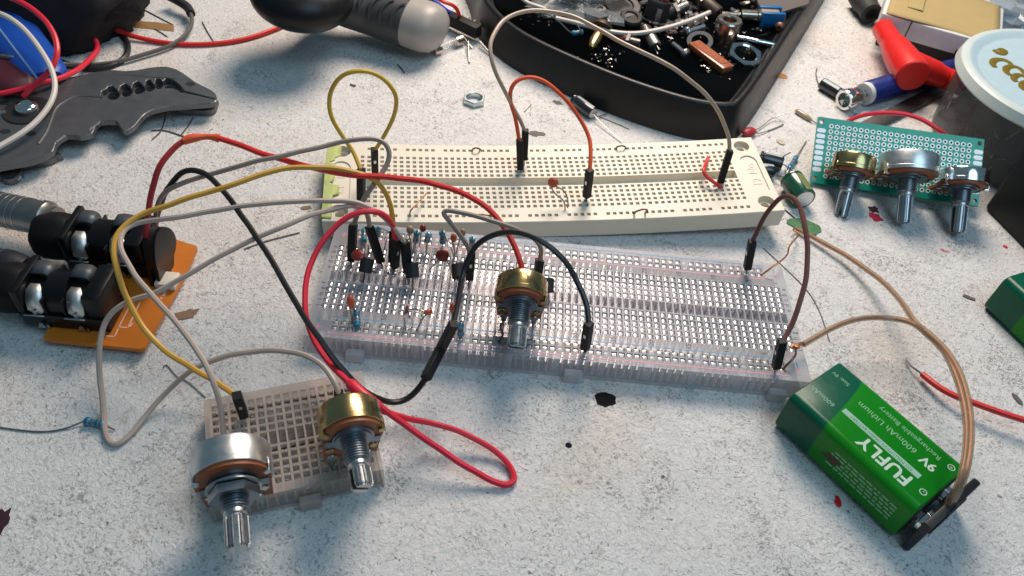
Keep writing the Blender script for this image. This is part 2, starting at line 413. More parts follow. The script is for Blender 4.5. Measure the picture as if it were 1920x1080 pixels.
# tape: a strip folded over the left end, torn in two places
tape_m = mat('masking_tape', (0.43, 0.49, 0.16), 0.6, var=0.3, vscale=0.25, bump=0.35, bscale=0.8)
rn = random.Random(3)
pts = []
L_, Rr = [], []
for i in range(33):
    y = -21.4 + 43.6 * i / 32
    wv = 3.6 + rn.uniform(-0.35, 0.35) + (1.8 if 14 < y < 20 else 0) + (2.0 if -8 < y < -1 else 0)
    if -3.2 < y < -1.2 or 9.8 < y < 10.9: wv = 1.2
    L_.append((-88.9, y)); Rr.append((-88.9 + wv, y))
vv = []; ff = []
for (a, b_) in zip(L_, Rr):
    lift = 0.10 + rn.uniform(0, 0.12)
    vv += [(a[0] - 0.12, a[1], -5.6 + rn.uniform(-0.6, 0.6)), (a[0] - 0.14, a[1], lift), ((a[0] + b_[0]) / 2, a[1], lift + 0.1), (b_[0], b_[1], lift + rn.uniform(0, 0.35))]
for i in range(32):
    for q in range(3): ff.append((4 * i + q, 4 * i + q + 1, 4 * i + 5 + q, 4 * i + 4 + q))
mb = MB(); mb.add(bow((vv, ff)))
tp = mb.build('tape', tape_m, cream); tp['label'] = 'torn yellow-green masking tape'
sm = tp.modifiers.new('thick', 'SOLIDIFY'); sm.thickness = 0.15
def cr_w(k, row, h=0.0):                    # a hole of the cream board in the world
    x = (k - 29.5) * P; return CR @ V((x, row, BOW * x * x + h))

# --- clear breadboards
def clip_mesh(L, name, open_=False):
    mb = MB(); rn = random.Random(5)
    pr = [(0.95, 2.4), (0.90, 5.0), (0.80, 5.9), (0.55, 6.35), (0.24, 6.0), (0.24, 4.6)] if open_ else [(0.80, 2.4), (0.78, 7.3), (0.70, 7.9), (0.52, 8.14), (0.06, 8.24), (0.04, 7.4)]
    for s in (-1, 1):
        k = round(L / P)
        n_ = k
        for q in range(n_):                  # one springy leaf pair per hole
            y0 = -L / 2 + L * q / n_ + (0.42 if open_ else 0.58); y1 = -L / 2 + L * (q + 1) / n_ - (0.42 if open_ else 0.58)
            vv = [(s * x, y, z) for x, z in pr for y in (y0, (y0 + y1) / 2, y1)]
            vv = [(x, y, z + (0.10 if i % 3 == 1 else 0)) for i, (x, y, z) in enumerate(vv)]
            ff = [(3 * i + c, 3 * i + c + 1, 3 * i + 4 + c, 3 * i + 3 + c) for i in range(len(pr) - 1) for c in range(2)]
            mb.add((vv, ff))
    mb.add(box(-0.95, 0.95, -L / 2, L / 2, 2.2, 2.5))
    return mb.mesh(name, clip_m)
def clear_board(name, label, Mx, ncol, rails, W, D, mbody, mrib, mpad, H=8.5):
    root = thing(name, label, 'breadboard', Mx)
    xs = [(k - (ncol - 1) / 2) * P for k in range(ncol)]
    ys = list(ROWS)
    if rails: ys += [23.1, 20.56, -20.56, -23.1]
    ys = sorted(ys); nr = len(ys); r0 = 2 if rails else 0
    hol = [(i, j) for i in range(ncol) for j in range(nr) if (r0 <= j < nr - r0) or (2 <= i <= ncol - 3 and (i - 2) % 6 != 5)]
    (top, _) = perforated(xs, ys, hol, 0.98 if rails else 0.86, 0.98 if rails else 0.86, -W / 2, W / 2, -D / 2, D / 2, H, 0.45 if rails else 1.0, groove=(-2.2, 2.2, 1, 2 * ncol - 1), bottom=False, gd=3.0)
    mb = MB(); mb.add(top)
    # outer walls with a small foot, and moulded ribs behind the long walls
    e = 0.0
    per = [(-W / 2, -D / 2), (W / 2, -D / 2), (W / 2, D / 2), (-W / 2, D / 2)]
    vv = [(x, y, H) for x, y in per] + [(x * 1.0015, y * 1.012, 1.5) for x, y in per] + [(x * 1.004, y * 1.03, 1.5) for x, y in per] + [(x * 1.004, y * 1.03, 0.4) for x, y in per]
    mb.add((vv, [(4 * a + i, 4 * a + (i + 1) % 4, 4 * a + 4 + (i + 1) % 4, 4 * a + 4 + i) for a in range(3) for i in range(4)]))
    top_n = len(mb.f)
    for k in range(ncol + 1):                # thin walls between the columns
        x = (k - ncol / 2) * P
        for ya, yb in ((2.3, 15.4), (-15.4, -2.3)): mb.add(box(x - 0.22, x + 0.22, ya, yb, 1.5, H - 0.05))
        mb.add(box(x - 0.26, x + 0.26, -2.2, 2.2, H - 3.0, H - 0.02))
        if not rails or (2 <= k <= ncol - 2): 
            for s in (-1, 1): mb.add(box(x - 0.24, x + 0.24, s * D / 2 - s * 0.15 - (2.9 if s > 0 else 0), s * D / 2 - s * 0.15 + (2.9 if s < 0 else 0), 1.2, H - 0.3))
        if rails and k % 6 == 1:
            for s in (-1, 1): mb.add(box(x - 1.2, x + 1.2, s * (D / 2 - 1.3) - 1.0, s * (D / 2 - 1.3) + 1.0, 0.8, H - 0.15))
    mb.m[top_n:] = [1] * (len(mb.f) - top_n)
    mb.build('body', [mbody, mrib], root, smooth=False, recalc=False)
    for fx in ((-0.40, 0.03, 0.44) if rails else (0.05,)):   # joining lugs along the front edge
        x = fx * W; mb = MB(); mb.add(bbox(x - 3, x + 3, -D / 2 - 3.2, -D / 2 - 0.35, 0.5, 4.6, 0.5)); mb.build('joining_lug', mbody, root)
    mb = MB(); mb.add(box(-W / 2 + 0.4, W / 2 - 0.4, -D / 2 + 0.4, D / 2 - 0.4, 0.05, 0.9))
    mb.build('adhesive_pad', mpad, root, smooth=False)
    cm = clip_mesh(12.7, 'contact_clip', not rails)
    for k in range(ncol):
        for s in (-1, 1):
            link('contact_clip', cm, root, T(xs[k], s * 8.89, 0))
    if rails:
        rm = clip_mesh(59 * P, 'rail_strip')
        for y in (23.1, 20.56, -20.56, -23.1): link('rail_strip', rm, root, T(0, y, 0) @ Rz(PI / 2))
    return root, xs
CB = Matrix.Identity(4)
clear, cxs = clear_board('breadboard', 'long clear see-through breadboard with two power rails, full of parts', CB, 63, True, 165.2, 54.6, clear_m, rib_m, pad_m)
MBM = place(-77.609, -63.742, 0, 0.35036)
mini, mxs = clear_board('mini_breadboard', 'small clear breadboard holding a silver and a brass potentiometer', MBM, 17, False, 46.5, 35.5, mini_m, minirib_m, minipad_m)
def cl(col, row, h=0.0):                    # hole of the long clear board: column number as printed, row letter or y
    y = dict(zip('abcdefghij', ROWS)).get(row, row); return V(((32 - col) * P, y, 8.5 + h))
# printing on the clear board
mb = MB(); mu = MB(); mr = MB()
for n in [1] + list(range(5, 64, 5)):
    for y in (16.9, -16.9): mb.add(text_vf(str(n), 2.5), T((32 - n) * P, y, 8.53) @ Rz(PI / 2))
for i, c in enumerate('abcdefghij'):
    for x in (-80.9, 80.9): mb.add(text_vf(c, 2.7), T(x, ROWS[i], 8.53) @ Rz(PI / 2))
for y, who in ((25.4, mu), (18.5, mr), (-18.5, mu), (-25.4, mr)):
    who.add(box(-75.5, 75.5, y - 0.2, y + 0.2, 8.51, 8.54))
for x in (-79, 79):
    for s in (-1, 1):
        yb = 23.1 if s > 0 else -20.56; yr = 20.56 if s > 0 else -23.1
        mu.add(box(x - 0.2, x + 0.2, yb - 1.2, yb + 1.2, 8.51, 8.54))
        mr.add(box(x - 0.2, x + 0.2, yr - 1.2, yr + 1.2, 8.51, 8.54)); mr.add(box(x - 1.2, x + 1.2, yr - 0.2, yr + 0.2, 8.512, 8.545))
mb.build('printed_numbers', print_m, clear, smooth=False)['kind'] = 'stuff'; mu.build('blue_line', blue_ln, clear, smooth=False); mr.build('red_line', red_ln, clear, smooth=False)

# ------------------------------------------------------------------ potentiometers
def knurl(r, n, lo=0.80):
    o = []
    for i in range(n):
        for da, k in ((0.0, 1), (0.30, 1), (0.5, lo), (0.80, lo)):
            a = 2 * PI * (i + da) / n; o.append((r * k * math.cos(a), r * k * math.sin(a)))
    return o
def half(outline, gap, side):               # part of a knurled outline on one side of a slot
    o = [(x, y) for x, y in outline if x * side > gap]
    o.sort(key=lambda p: math.atan2(p[1], p[0] * side)); return [(gap * side, o[0][1])] + o + [(gap * side, o[-1][1])]
def potentiometer(label, F, Tip, rcan, lcan, canm, slot_rot=0.0, roll=0.0, nut=False, split=True, wob=0, lb=7.0, washer=False, tab_dir=-1):
    """F: middle of the front face, Tip: end of the shaft (world)"""
    Mx = frame(F, Tip) @ Rz(roll); Ls = (Tip - F).length; inv_ = Mx.inverted()
    t = thing('potentiometer', label, 'potentiometer', Mx)
    r = rcan
    mb = MB(); mb.add(lathe([(0.01, -lcan), (r - 1.2, -lcan), (r - 0.35, -lcan + 0.25), (r, -lcan + 0.9), (r, -1.9), (r + 0.18, -1.7), (r + 0.18, -0.4), (r - 0.1, -0.3), (r - 0.5, -0.35)], 48))
    mb.build('can', canm, t, angle=30)
    mb = MB(); o = circ(0, 0, r - 0.4, 40)
    w_ = r * 0.86
    y_ = -math.sqrt((r - 0.4) ** 2 - w_ ** 2)
    o = [(x, y) for x, y in o if not (y < y_)] ; o.sort(key=lambda p: math.atan2(p[1], p[0]) if not (math.atan2(p[1], p[0]) < -PI / 2) else math.atan2(p[1], p[0]) + 2 * PI)
    o = o + [(-w_, -r - 1.6), (w_, -r - 1.6)]
    mb.add(prism([o], -0.5, 0.75)); mb.build('wafer', wafer_m, t)
    mb = MB()
    pl = circ(0, 0, r * 0.66, 32); mb.add(prism([pl], 0.75, 1.5))
    mb.add(bbox(-r * 0.88, r * 0.88, -r * 0.40, -r * 0.08, 0.80, 1.45, 0.25, 1))
    mb.build('mounting_plate', bushing_m, t)
    for a in (18, 162, 222, 318):             # crimped lugs of the can
        mb = MB(); mb.add(bbox(r - 1.7, r + 0.15, -0.9, 0.9, 0.78, 1.5, 0.2, 1), Rz(math.radians(a))); mb.add(bbox(r - 0.1, r + 0.25, -0.9, 0.9, -2.5, 1.5, 0.12, 1), Rz(math.radians(a)))
        mb.build('crimp_lug', canm, t)
    pr = [(5.0, 1.5), (5.0, 2.1), (3.45, 2.1)]
    z = 2.1
    while z < lb + 1.0: pr += [(3.5, z + 0.12), (3.5, z + 0.30), (3.1, z + 0.42), (3.1, z + 0.60)]; z += 0.72
    pr += [(3.3, z), (3.1, z + 0.25), (2.6, z + 0.25)]
    mb = MB(); mb.add(lathe(pr, 28)); mb.build('threaded_bushing', bushing_m, t, angle=25)
    z0 = z + 0.2
    mb = MB()
    mb.add(lathe([(2.85, z0), (2.95, z0 + 0.2), (2.95, z0 + 1.2), (2.6, z0 + 1.5), (2.55, z0 + 2.0)], 24))
    kn = knurl(2.98, 18)
    for s in (1, -1):
        h = half(kn, 0.55, s)
        v_, f_ = prism([h], z0 + 1.9, Ls - 0.6); mb.add((v_, f_), Rz(slot_rot))
        v2, f2 = prism([[(x * 0.86 + 0.08 * s, y * 0.86) for x, y in h]], Ls - 0.62, Ls); mb.add((v2, f2), Rz(slot_rot))
    mb.build('shaft', steel, t, angle=30)
    if nut:
        mb = MB(); ho = circ(0, 0, 3.55, 20)
        v_, f_ = prism([circ(0, 0, 6.3, 6), ho], 3.3, 5.6); mb.add((v_, f_)); mb.build('hex_nut', bushing_m, t)
        mb = MB(); mb.add(prism([circ(0, 0, 6.9, 28), ho], 2.5, 3.0)); mb.build('washer', steel, t)
    for x in (-5, 0, 5):                      # terminals
        mb = MB(); y0 = -r - 1.6
        mb.add(lathe([(0.01, 1.5), (1.3, 1.45), (1.5, 1.1), (1.5, 0.6)], 12), T(x, y0 + 0.6, 0))
        mb.add(bbox(x - 0.9, x + 0.9, y0 - 3.2, y0 + 0.2, 0.8, 1.25, 0.1, 1)); mb.add(box(x - 0.42, x + 0.42, y0 - 7.5, y0 - 3.1, 0.85, 1.2))
        mb.build('terminal', tin, t)
    return t
def lean(F, tpx, deg):                     # shaft end on the sight line so that the axis makes deg with it
    d = ray(*tpx); h = ((F - CAM_POS) - d * (F - CAM_POS).dot(d)).length; return at_len(F, *tpx, h / math.sin(math.radians(deg)))
def pot_at(label, fpx, z, tpx, deg, *a, **k):
    F = at(*fpx, z); potentiometer(label, F, lean(F, tpx, deg), *a, **k)
pot_at('large silver potentiometer with hex nut and split shaft on small clear breadboard', (437, 898), 22, (446, 1030), 68, 9.9, 8.2, alu, nut=True, slot_rot=-0.1, lb=7.5)
pot_at('brass-topped potentiometer beside the red cable splice on small clear breadboard', (661, 814), 23, (680, 916), 65, 8.6, 8.2, gold, slot_rot=1.2, roll=-0.12)
pot_at('brass-topped potentiometer standing in the middle of the long clear breadboard', (976, 564), 22, (968, 652), 65, 8.4, 7.6, gold, slot_rot=1.45, roll=0.03)

# --- green prototyping board carrying three potentiometers, propped at a slant
PFM = T(145.4289, 95.8727, 12.0897) @ rodr((0.6169, -0.0785, -0.1094))
perf = thing('prototyping_board', 'green perforated circuit board lying at a slant under three potentiometers', 'circuit board', PFM)
pxs = [(k - 11.5) * P for k in range(24)]; pys = [(4.5 - k) * P for k in range(9, -1, -1)]
mb = MB()
(tp_, _) = perforated(pxs, pys, [(i, j) for i in range(24) for j in range(10)], 0.5, 0.5, -32.5, 32.5, -15, 15, 0, 1.5, bottom=False)
mb.add(tp_)
for s in (-1, 1):
    ou = [(32.5 * s, -15), (35.2 * s, -15), (35.2 * s, 15), (32.5 * s, 15)]
    mb.add(prism([ou, circ(33.5 * s, 12.9, 1.05, 14), circ(33.5 * s, -12.9, 1.05, 14)], -1.5, 0))
mb.add(([(-32.5, -15, 0), (32.5, -15, 0), (32.5, -15, -1.5), (-32.5, -15, -1.5), (-32.5, 15, 0), (32.5, 15, 0), (32.5, 15, -1.5), (-32.5, 15, -1.5)], [(0, 1, 2, 3), (4, 7, 6, 5)]))
mb.build('board', pcb_gr, perf, smooth=False)
v_ = [(r * math.cos(2 * PI * i / 12), r * math.sin(2 * PI * i / 12), 0.06) for r in (0.55, 1.02) for i in range(12)]
pad = MB().add((v_, [(i, (i + 1) % 12, 12 + (i + 1) % 12, 12 + i) for i in range(12)])).mesh('solder_pad', solder_m)
for x in pxs:
    for y in pys: link('solder_pad', pad, perf, T(x, y, 0))
ep = MB().add(prism([[(x + (0.9 if abs(a) < PI / 2 else -0.9), y) for x, y, a in [(1.0 * math.cos(2 * PI * i / 16), 1.0 * math.sin(2 * PI * i / 16), math.atan2(math.sin(2 * PI * i / 16), math.cos(2 * PI * i / 16))) for i in range(16)]]], 0.0, 0.07)).mesh('edge_pad', solder_m)
for s in (-1, 1):
    for k in range(8): link('edge_pad', ep, perf, T(33.2 * s, (3.5 - k) * P, 0))
pn = (PFM.to_3x3() @ V((0, 0, 1)))
def pot_perf(label, fpx, tpx, deg, h, *a, **k):
    F = at_plane(*fpx, PFM.translation + pn * h, pn); potentiometer(label, F, lean(F, tpx, deg), *a, **k)
pot_perf('smaller brass-topped potentiometer at the left end of the green board', (1597, 323), (1576, 407), 79, 10.5, 8.6, 7.0, gold, slot_rot=0.55, roll=-0.1, lb=6)
pot_perf('widest silver potentiometer in the middle of the green board', (1702, 328), (1694, 418), 79, 12.5, 11.4, 8.2, alu, slot_rot=-0.5, roll=0.0, lb=6)
pot_perf('shiny silver potentiometer at the right end of the green board, nearest the black case', (1805, 348), (1795, 436), 79, 11.0, 9.4, 6.2, chrome, slot_rot=1.5, roll=-0.05, lb=6)

# ------------------------------------------------------------------ jumper leads
def wire_part(root, path, r, m, n=8, name='wire', local=True):
    mb = MB(); mb.add(tube([inv(root) @ p for p in path], r, n)); return mb.build(name, m, root)
def plug(root, base, top, flip=False, twist=0.0, name='plug'):
    """black crimp housing from base (pin end) to top (wire end); pin goes on below base"""
    Mx = inv(root) @ (frame(base, top) @ Rz(twist)); L = (top - base).length
    mb = MB(); mb.add(bbox(-1.3, 1.3, -1.3, 1.3, 0, L, 0.16, 1)); 
    mb.add(bbox(-0.55, 0.55, -1.42, -1.2, L * 0.28, L * 0.42, 0.05, 1))
    p = link(name, mb.mesh(name, black_pl), root, Mx)
    q = MB(); q.add(box(-0.45, 0.45, -1.34, -1.31, L * 0.50, L * 0.62)); link('crimp_window', q.mesh('crimp_window', clip_m, smooth=False), p)
    q = MB(); q.add(box(-0.32, 0.32, -0.32, 0.32, -5.5, 0.02)); link('pin', q.mesh('pin', tin, smooth=False), p)
    return p
def jumper(label, colour, pts, r=0.80, plugs=(), group=None, cat='jumper wire', step=1.2, root_at=None):
    path = pxpath(pts, step); ends = []
    for b, t_ in plugs:                       # the wire runs into the housing's top
        B = at(*b); Tp = at_len(B, *t_, 14.0); ends.append((B, Tp)); goal = Tp + (B - Tp).normalized() * 1.0
        e = 0 if (path[0] - Tp).length < (path[-1] - Tp).length else -1; d0 = goal - path[e]; acc = 0.0; n = len(path)
        order = range(n) if e == 0 else range(n - 1, -1, -1); prev = None; new = {}
        for i in order:
            if prev is not None: acc += (path[i] - prev).length
            prev = path[i].copy(); k = max(0.0, 1 - acc / 16.0); new[i] = path[i] + d0 * (k * k * (3 - 2 * k))
        for i, q_ in new.items(): path[i] = q_
    ph_ = [random.uniform(0, 6.28) for _ in range(6)]; acc = 0.0; n = len(path)
    for i in range(1, n):
        acc += (path[i] - path[i - 1]).length; k = 0.13 * min(1, i / 8, (n - 1 - i) / 8)
        path[i] = path[i] + V((math.sin(acc * 0.21 + ph_[0]) + 0.5 * math.sin(acc * 0.47 + ph_[1]), math.sin(acc * 0.17 + ph_[2]) + 0.5 * math.sin(acc * 0.53 + ph_[3]), math.sin(acc * 0.19 + ph_[4]) + 0.5 * math.sin(acc * 0.41 + ph_[5]))) * k * (0 if path[i].z < 2 else 1)
    root = thing('jumper_wire', label, cat, V(root_at or (path[0].x, path[0].y, 0)), group)
    segs = colour if isinstance(colour, list) else [(colour, 1.0)]
    i0 = 0
    for c, fr in segs:
        i1 = int(fr * (len(path) - 1)); wire_part(root, path[i0:i1 + 1], r, wires[c]); i0 = i1
    for B, Tp in ends: plug(root, B, Tp)
    return root, path
Z = 9.6                                      # just above a board's face
jumper('yellow jumper wire looping up from the left end of the cream breadboard', 'yellow',
       [(704, 284, 22), (714, 268, 26), (735, 228, 36), (743, 198, 44), (738, 172, 50), (720, 147, 55), (692, 133, 58), (660, 134, 58), (632, 150, 54), (618, 180, 47), (620, 215, 41), (640, 250, 34), (662, 282, 28), (677, 316, 24)],
       plugs=[((703, 322, 12), (702, 280)), ((677, 376, 11), (677, 316))])
jumper('orange jumper wire arching over the middle of the cream breadboard', 'orange',
       [(974, 264, 23), (967, 228, 30), (958, 192, 38), (958, 168, 43), (968, 150, 46), (990, 144, 47), (1020, 153, 46), (1055, 181, 42), (1085, 217, 36), (1103, 255, 31), (1108, 290, 27), (1106, 320, 23)],
       plugs=[((976, 316, 11), (974, 262)), ((1100, 369, 11), (1106, 318))])
jumper('long tan jumper wire arching over the black tray to the cream breadboard', 'tan',
       [(984, 246, 24), (974, 222, 30), (962, 200, 36), (940, 160, 46), (923, 118, 54), (920, 85, 58), (930, 57, 60), (953, 32, 61), (990, 20, 62), (1030, 21, 62), (1080, 34, 62), (1140, 64, 61), (1190, 92, 60), (1245, 118, 58), (1290, 146, 55), (1330, 185, 48), (1355, 225, 39), (1368, 260, 30), (1369, 286, 25)],
       plugs=[((983, 298, 13), (985, 244)), ((1351, 341, 13), (1369, 282))])
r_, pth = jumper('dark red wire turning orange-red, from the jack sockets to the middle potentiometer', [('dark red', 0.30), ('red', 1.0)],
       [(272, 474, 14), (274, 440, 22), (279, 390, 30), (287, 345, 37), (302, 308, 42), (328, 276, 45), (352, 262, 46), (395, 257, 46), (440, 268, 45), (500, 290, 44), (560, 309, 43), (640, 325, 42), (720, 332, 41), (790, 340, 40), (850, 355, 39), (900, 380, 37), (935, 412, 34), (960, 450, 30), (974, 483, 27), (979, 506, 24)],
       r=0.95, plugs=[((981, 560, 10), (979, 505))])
k0 = min(range(len(pth)), key=lambda i: (pth[i] - at(345, 265, 46)).length); k1 = min(range(len(pth)), key=lambda i: (pth[i] - at(418, 262, 46)).length)
mb = MB(); mb.add(tube([inv(r_) @ p for p in pth[k0:k1]], [1.25 + 0.28 * math.sin(i * 0.9) for i in range(k1 - k0)], 10)); mb.build('tape_wrap', wires['orange'], r_)
r_, pth = jumper('bright red wire looping from the long clear breadboard round to the small one', 'pinkred',
       [(742, 449, 23), (737, 425, 29), (724, 404, 34), (700, 395, 37), (670, 398, 37), (640, 415, 35), (610, 446, 32), (585, 490, 28), (573, 540, 25), (573, 590, 22), (587, 637, 19), (612, 673, 18), (645, 708, 19), (672, 733, 20), (700, 753, 19), (750, 790, 14), (810, 832, 9), (870, 872, 5), (915, 898, 2.4), (950, 911, 1.2), (966, 903, 1.2), (960, 880, 1.3), (940, 855, 2), (905, 830, 3.5), (860, 808, 6), (810, 794, 9), (770, 786, 12), (735, 776, 15), (708, 768, 17), (692, 762, 18)],
       r=0.95, plugs=[((740, 500, 10), (742, 448))])
mb = MB(); hs = pxpath([(655, 717, 19.5), (668, 730, 20.2), (690, 749, 20), (712, 765, 18.5)])
mb.add(tube([inv(r_) @ p for p in hs], [1.3] + [1.75] * (len(hs) - 2) + [1.4], 12)); mb.build('heat_shrink', wires['pinkred'], r_)
r_, pth = jumper('black wire from the jack sockets sweeping down past the boards', 'black',
       [(292, 420, 14), (299, 392, 22), (311, 358, 31), (335, 328, 38), (360, 319, 41), (390, 329, 41), (425, 366, 39), (465, 421, 36), (505, 482, 33), (540, 541, 30), (580, 610, 26), (625, 671, 21), (665, 716, 16), (700, 744, 11), (735, 756, 7), (765, 748, 7), (790, 722, 10), (799, 708, 12)], r=0.95, plugs=[])
B_ = at(828, 651, 17); plug(r_, B_, at_len(B_, 798, 710, 14.0, near=True), twist=0.75)
r_, pth = jumper('black jumper wire arching from the joined plugs over the long clear breadboard', 'black',
       [(849, 613, 24), (857, 575, 25), (865, 522, 27), (880, 480, 32), (905, 452, 37), (938, 436, 40), (980, 437, 41), (1020, 455, 40), (1060, 490, 36), (1088, 540, 30), (1103, 580, 26), (1105, 608, 23)], r=0.9,
       plugs=[((1097, 653, 10.5), (1104, 606))])
B_ = at(827, 653, 17.2); plug(r_, B_, at_len(B_, 851, 607, 14.0, near=True), twist=0.6)
jumper('grey wire from the jack sockets hooking back under the yellow loop', 'grey',
       [(290, 430, 14), (293, 392, 24), (306, 364, 31), (340, 345, 36), (400, 325, 40), (470, 305, 44), (540, 290, 46), (600, 275, 47), (660, 263, 48), (700, 260, 48), (723, 267, 47), (731, 285, 45), (724, 310, 42), (705, 340, 39), (686, 368, 35), (671, 398, 30), (662, 424, 25)],
       r=0.85, plugs=[((659, 488, 10), (662, 421))])
jumper('ochre yellow wire from small clear breadboard curving round by the jack sockets', [('yellow', 0.0), ('ochre', 1.0)],
       [(445, 744, 20), (415, 723, 19), (370, 696, 17), (320, 664, 17), (285, 635, 18), (258, 600, 21), (238, 560, 25), (222, 510, 30), (213, 472, 33), (217, 443, 35), (235, 420, 36), (270, 401, 37), (320, 384, 39), (380, 362, 41), (440, 345, 43), (500, 325, 44), (545, 315, 44), (600, 313, 44), (650, 319, 43), (690, 331, 41), (715, 351, 38), (731, 378, 34), (738, 408, 30), (741, 436, 25)],
       r=0.88, plugs=[((457, 778, 10), (444, 741)), ((737, 492, 10.5), (739, 434))])
jumper('light grey wire rising from behind the large silver potentiometer, left bend outermost', 'light grey',
       [(419, 812, 12), (413, 765, 20), (405, 728, 25), (390, 690, 28), (365, 650, 29), (330, 605, 30), (295, 565, 31), (260, 525, 32), (236, 487, 33), (225, 457, 34), (232, 432, 35), (257, 419, 35), (300, 412, 36), (370, 400, 37), (450, 388, 38), (540, 378, 39), (600, 376, 39), (660, 379, 38), (700, 393, 36), (728, 416, 32), (748, 440, 27), (759, 458, 24)],
       r=0.85, plugs=[((765, 512, 10), (759, 453))])
jumper('grey wire lying in a sharp bend beside a blue resistor, plugged by the brass potentiometer', 'light grey',
       [(636, 742, 21), (630, 720, 24), (610, 691, 25), (580, 670, 25), (540, 660, 23), (490, 657, 20), (440, 663, 17), (390, 680, 13), (345, 706, 9), (300, 746, 4), (265, 790, 1.4), (240, 820, 1.0), (220, 835, 0.95), (206, 832, 0.95), (197, 810, 1.2), (193, 770, 2.5), (189, 720, 6), (187, 680, 10), (188, 640, 14), (196, 605, 17), (215, 580, 20), (250, 561, 22), (300, 545, 24), (350, 516, 27), (400, 487, 30), (460, 456, 33), (530, 425, 36), (590, 401, 37), (640, 389, 37), (672, 386, 36), (688, 396, 32), (694, 424, 25)],
       r=0.85, plugs=[((640, 772, 10), (635, 738)), ((714, 492, 10), (692, 424))])
jumper('short grey jumper wire with a pinched bend over the long clear breadboard', 'grey',
       [(885, 474, 24), (870, 450, 30), (850, 424, 35), (835, 406, 38), (829, 398, 39), (838, 394, 39.5), (880, 402, 40), (930, 417, 40), (975, 432, 38), (1003, 447, 35), (1016, 466, 30), (1012, 490, 24)],
       r=0.80, plugs=[((880, 522, 10), (884, 471)), ((1004, 542, 10), (1012, 487))])
jumper('brown jumper wire arching beside the right end of the long clear breadboard', 'brown',
       [(1410, 454, 23), (1424, 424, 30), (1444, 390, 38), (1464, 370, 43), (1485, 370, 46), (1500, 388, 46), (1510, 426, 44), (1514, 476, 40), (1510, 530, 35), (1496, 580, 30), (1479, 620, 26), (1466, 642, 24)],
       r=0.85, plugs=[((1401, 503, 11), (1411, 451)), ((1455, 688, 11), (1467, 638))])
jumper('short bare-ended red link wire bent across the groove of the cream breadboard', 'red',
       [(1328, 295, 13), (1322, 310, 17), (1320, 325, 17), (1330, 335, 15), (1342, 344, 15), (1354, 353, 12)], r=0.75)

# ------------------------------------------------------------------ small electronic parts
def lead(root, pts, r=0.27, m=None, name='lead', world=True):
    path = smooth_path(pts, 1.0) if len(pts) > 2 else [V(p) for p in pts]
    mb = MB(); mb.add(tube([inv(root) @ p for p in path] if world else path, r, 6)); return mb.build(name, m or tin, root)
RES = [(0.3, 0), (0.9, 0.12), (1.15, 0.6), (1.15, 1.5), (0.95, 1.9), (0.95, 4.5), (1.15, 4.9), (1.15, 5.8), (0.9, 6.25), (0.3, 6.4)]
def resistor(label, a, b, leads, k=1.0, group=None, seed=0):
    """body from a to b, leads: list of world point lists"""
    L = (b - a).length; s = L / 6.4; Mx = frame(a, b); t = thing('resistor', label, 'resistor', Mx, group)
    mb = MB(); mb.add(lathe([(r * k, z * s) for r, z in RES], 18)); mb.build('body', res_m, t)
    for i, z in enumerate((1.0, 2.4, 3.2, 4.0, 5.3)):
        r_ = (1.15 if z < 1.5 or z > 4.9 else 0.95) * k
        q = MB(); q.add(lathe([(r_ * 0.98, (z - 0.22) * s), (r_ + 0.03, (z - 0.2) * s), (r_ + 0.03, (z + 0.2) * s), (r_ * 0.98, (z + 0.22) * s)], 16, cap=False))
        q.build('colour_band', [band_m, disc_rd, dull][(i + seed) % 3], t)
    for l in leads: lead(t, l)
    return t
def disc_cap(label, c, nrm, r, m, leads, thick=0.42, group=None, cat='capacitor', ry=1.0):
    Mx = frame(c, c + V(nrm)); t = thing('disc_capacitor', label, cat, Mx, group)
    mb = MB(); mb.add(ellipsoid(r, r * ry, r * thick, 20, 12)); mb.build('body', m, t)
    for l in leads: lead(t, l)
    return t
def transistor(label, base, top, face, leads, group=None):
    Mx = frame(base, top, V(face)); t = thing('transistor', label, 'transistor', Mx, group)
    o = [(2.3 * math.cos(a), 2.3 * math.sin(a)) for a in [math.radians(-35 + 250 * i / 16) for i in range(17)]]
    L = (top - base).length
    mb = MB(); mb.add(prism([o], 0, L - 0.25)); mb.add(prism([[(x * 0.93, y * 0.93) for x, y in o]], L - 0.26, L)); mb.build('body', black_mt, t)
    for l in leads: lead(t, l, 0.25, dklead)
    return t
def electrolytic(label, a, b, r, m, stripe, leads, top_m=None):
    Mx = frame(a, b); L = (b - a).length; t = thing('electrolytic_capacitor', label, 'capacitor', Mx)
    mb = MB(); mb.add(lathe([(0.01, 0), (r * 0.8, 0), (r, 0.35), (r, 1.0), (r * 0.92, 1.35), (r, 1.7), (r, L - 0.5), (r * 0.93, L), (0.01, L)], 28)); mb.build('sleeve', m, t)
    q = MB(); q.add(lathe([(0.01, L - 0.05), (r * 0.80, L - 0.02), (r * 0.80, L + 0.06), (0.01, L + 0.06)], 24)); q.build('end_cap', top_m or alu, t)
    v_ = []; f_ = []
    for i in range(6):
        a_ = math.radians(55 + 8 * i); v_ += [((r + 0.03) * math.cos(a_), (r + 0.03) * math.sin(a_), z) for z in (1.8, L - 0.7)]
        if i: f_.append((2 * i - 2, 2 * i, 2 * i + 1, 2 * i - 1))
    q = MB(); q.add((v_, f_)); q.build('polarity_stripe', stripe, t)
    for l in leads: lead(t, l)
    return t
def up(p, h): return V((p.x, p.y, p.z + h))
S8 = 8.7
def hole_px(x, y): return at(x, y, S8)
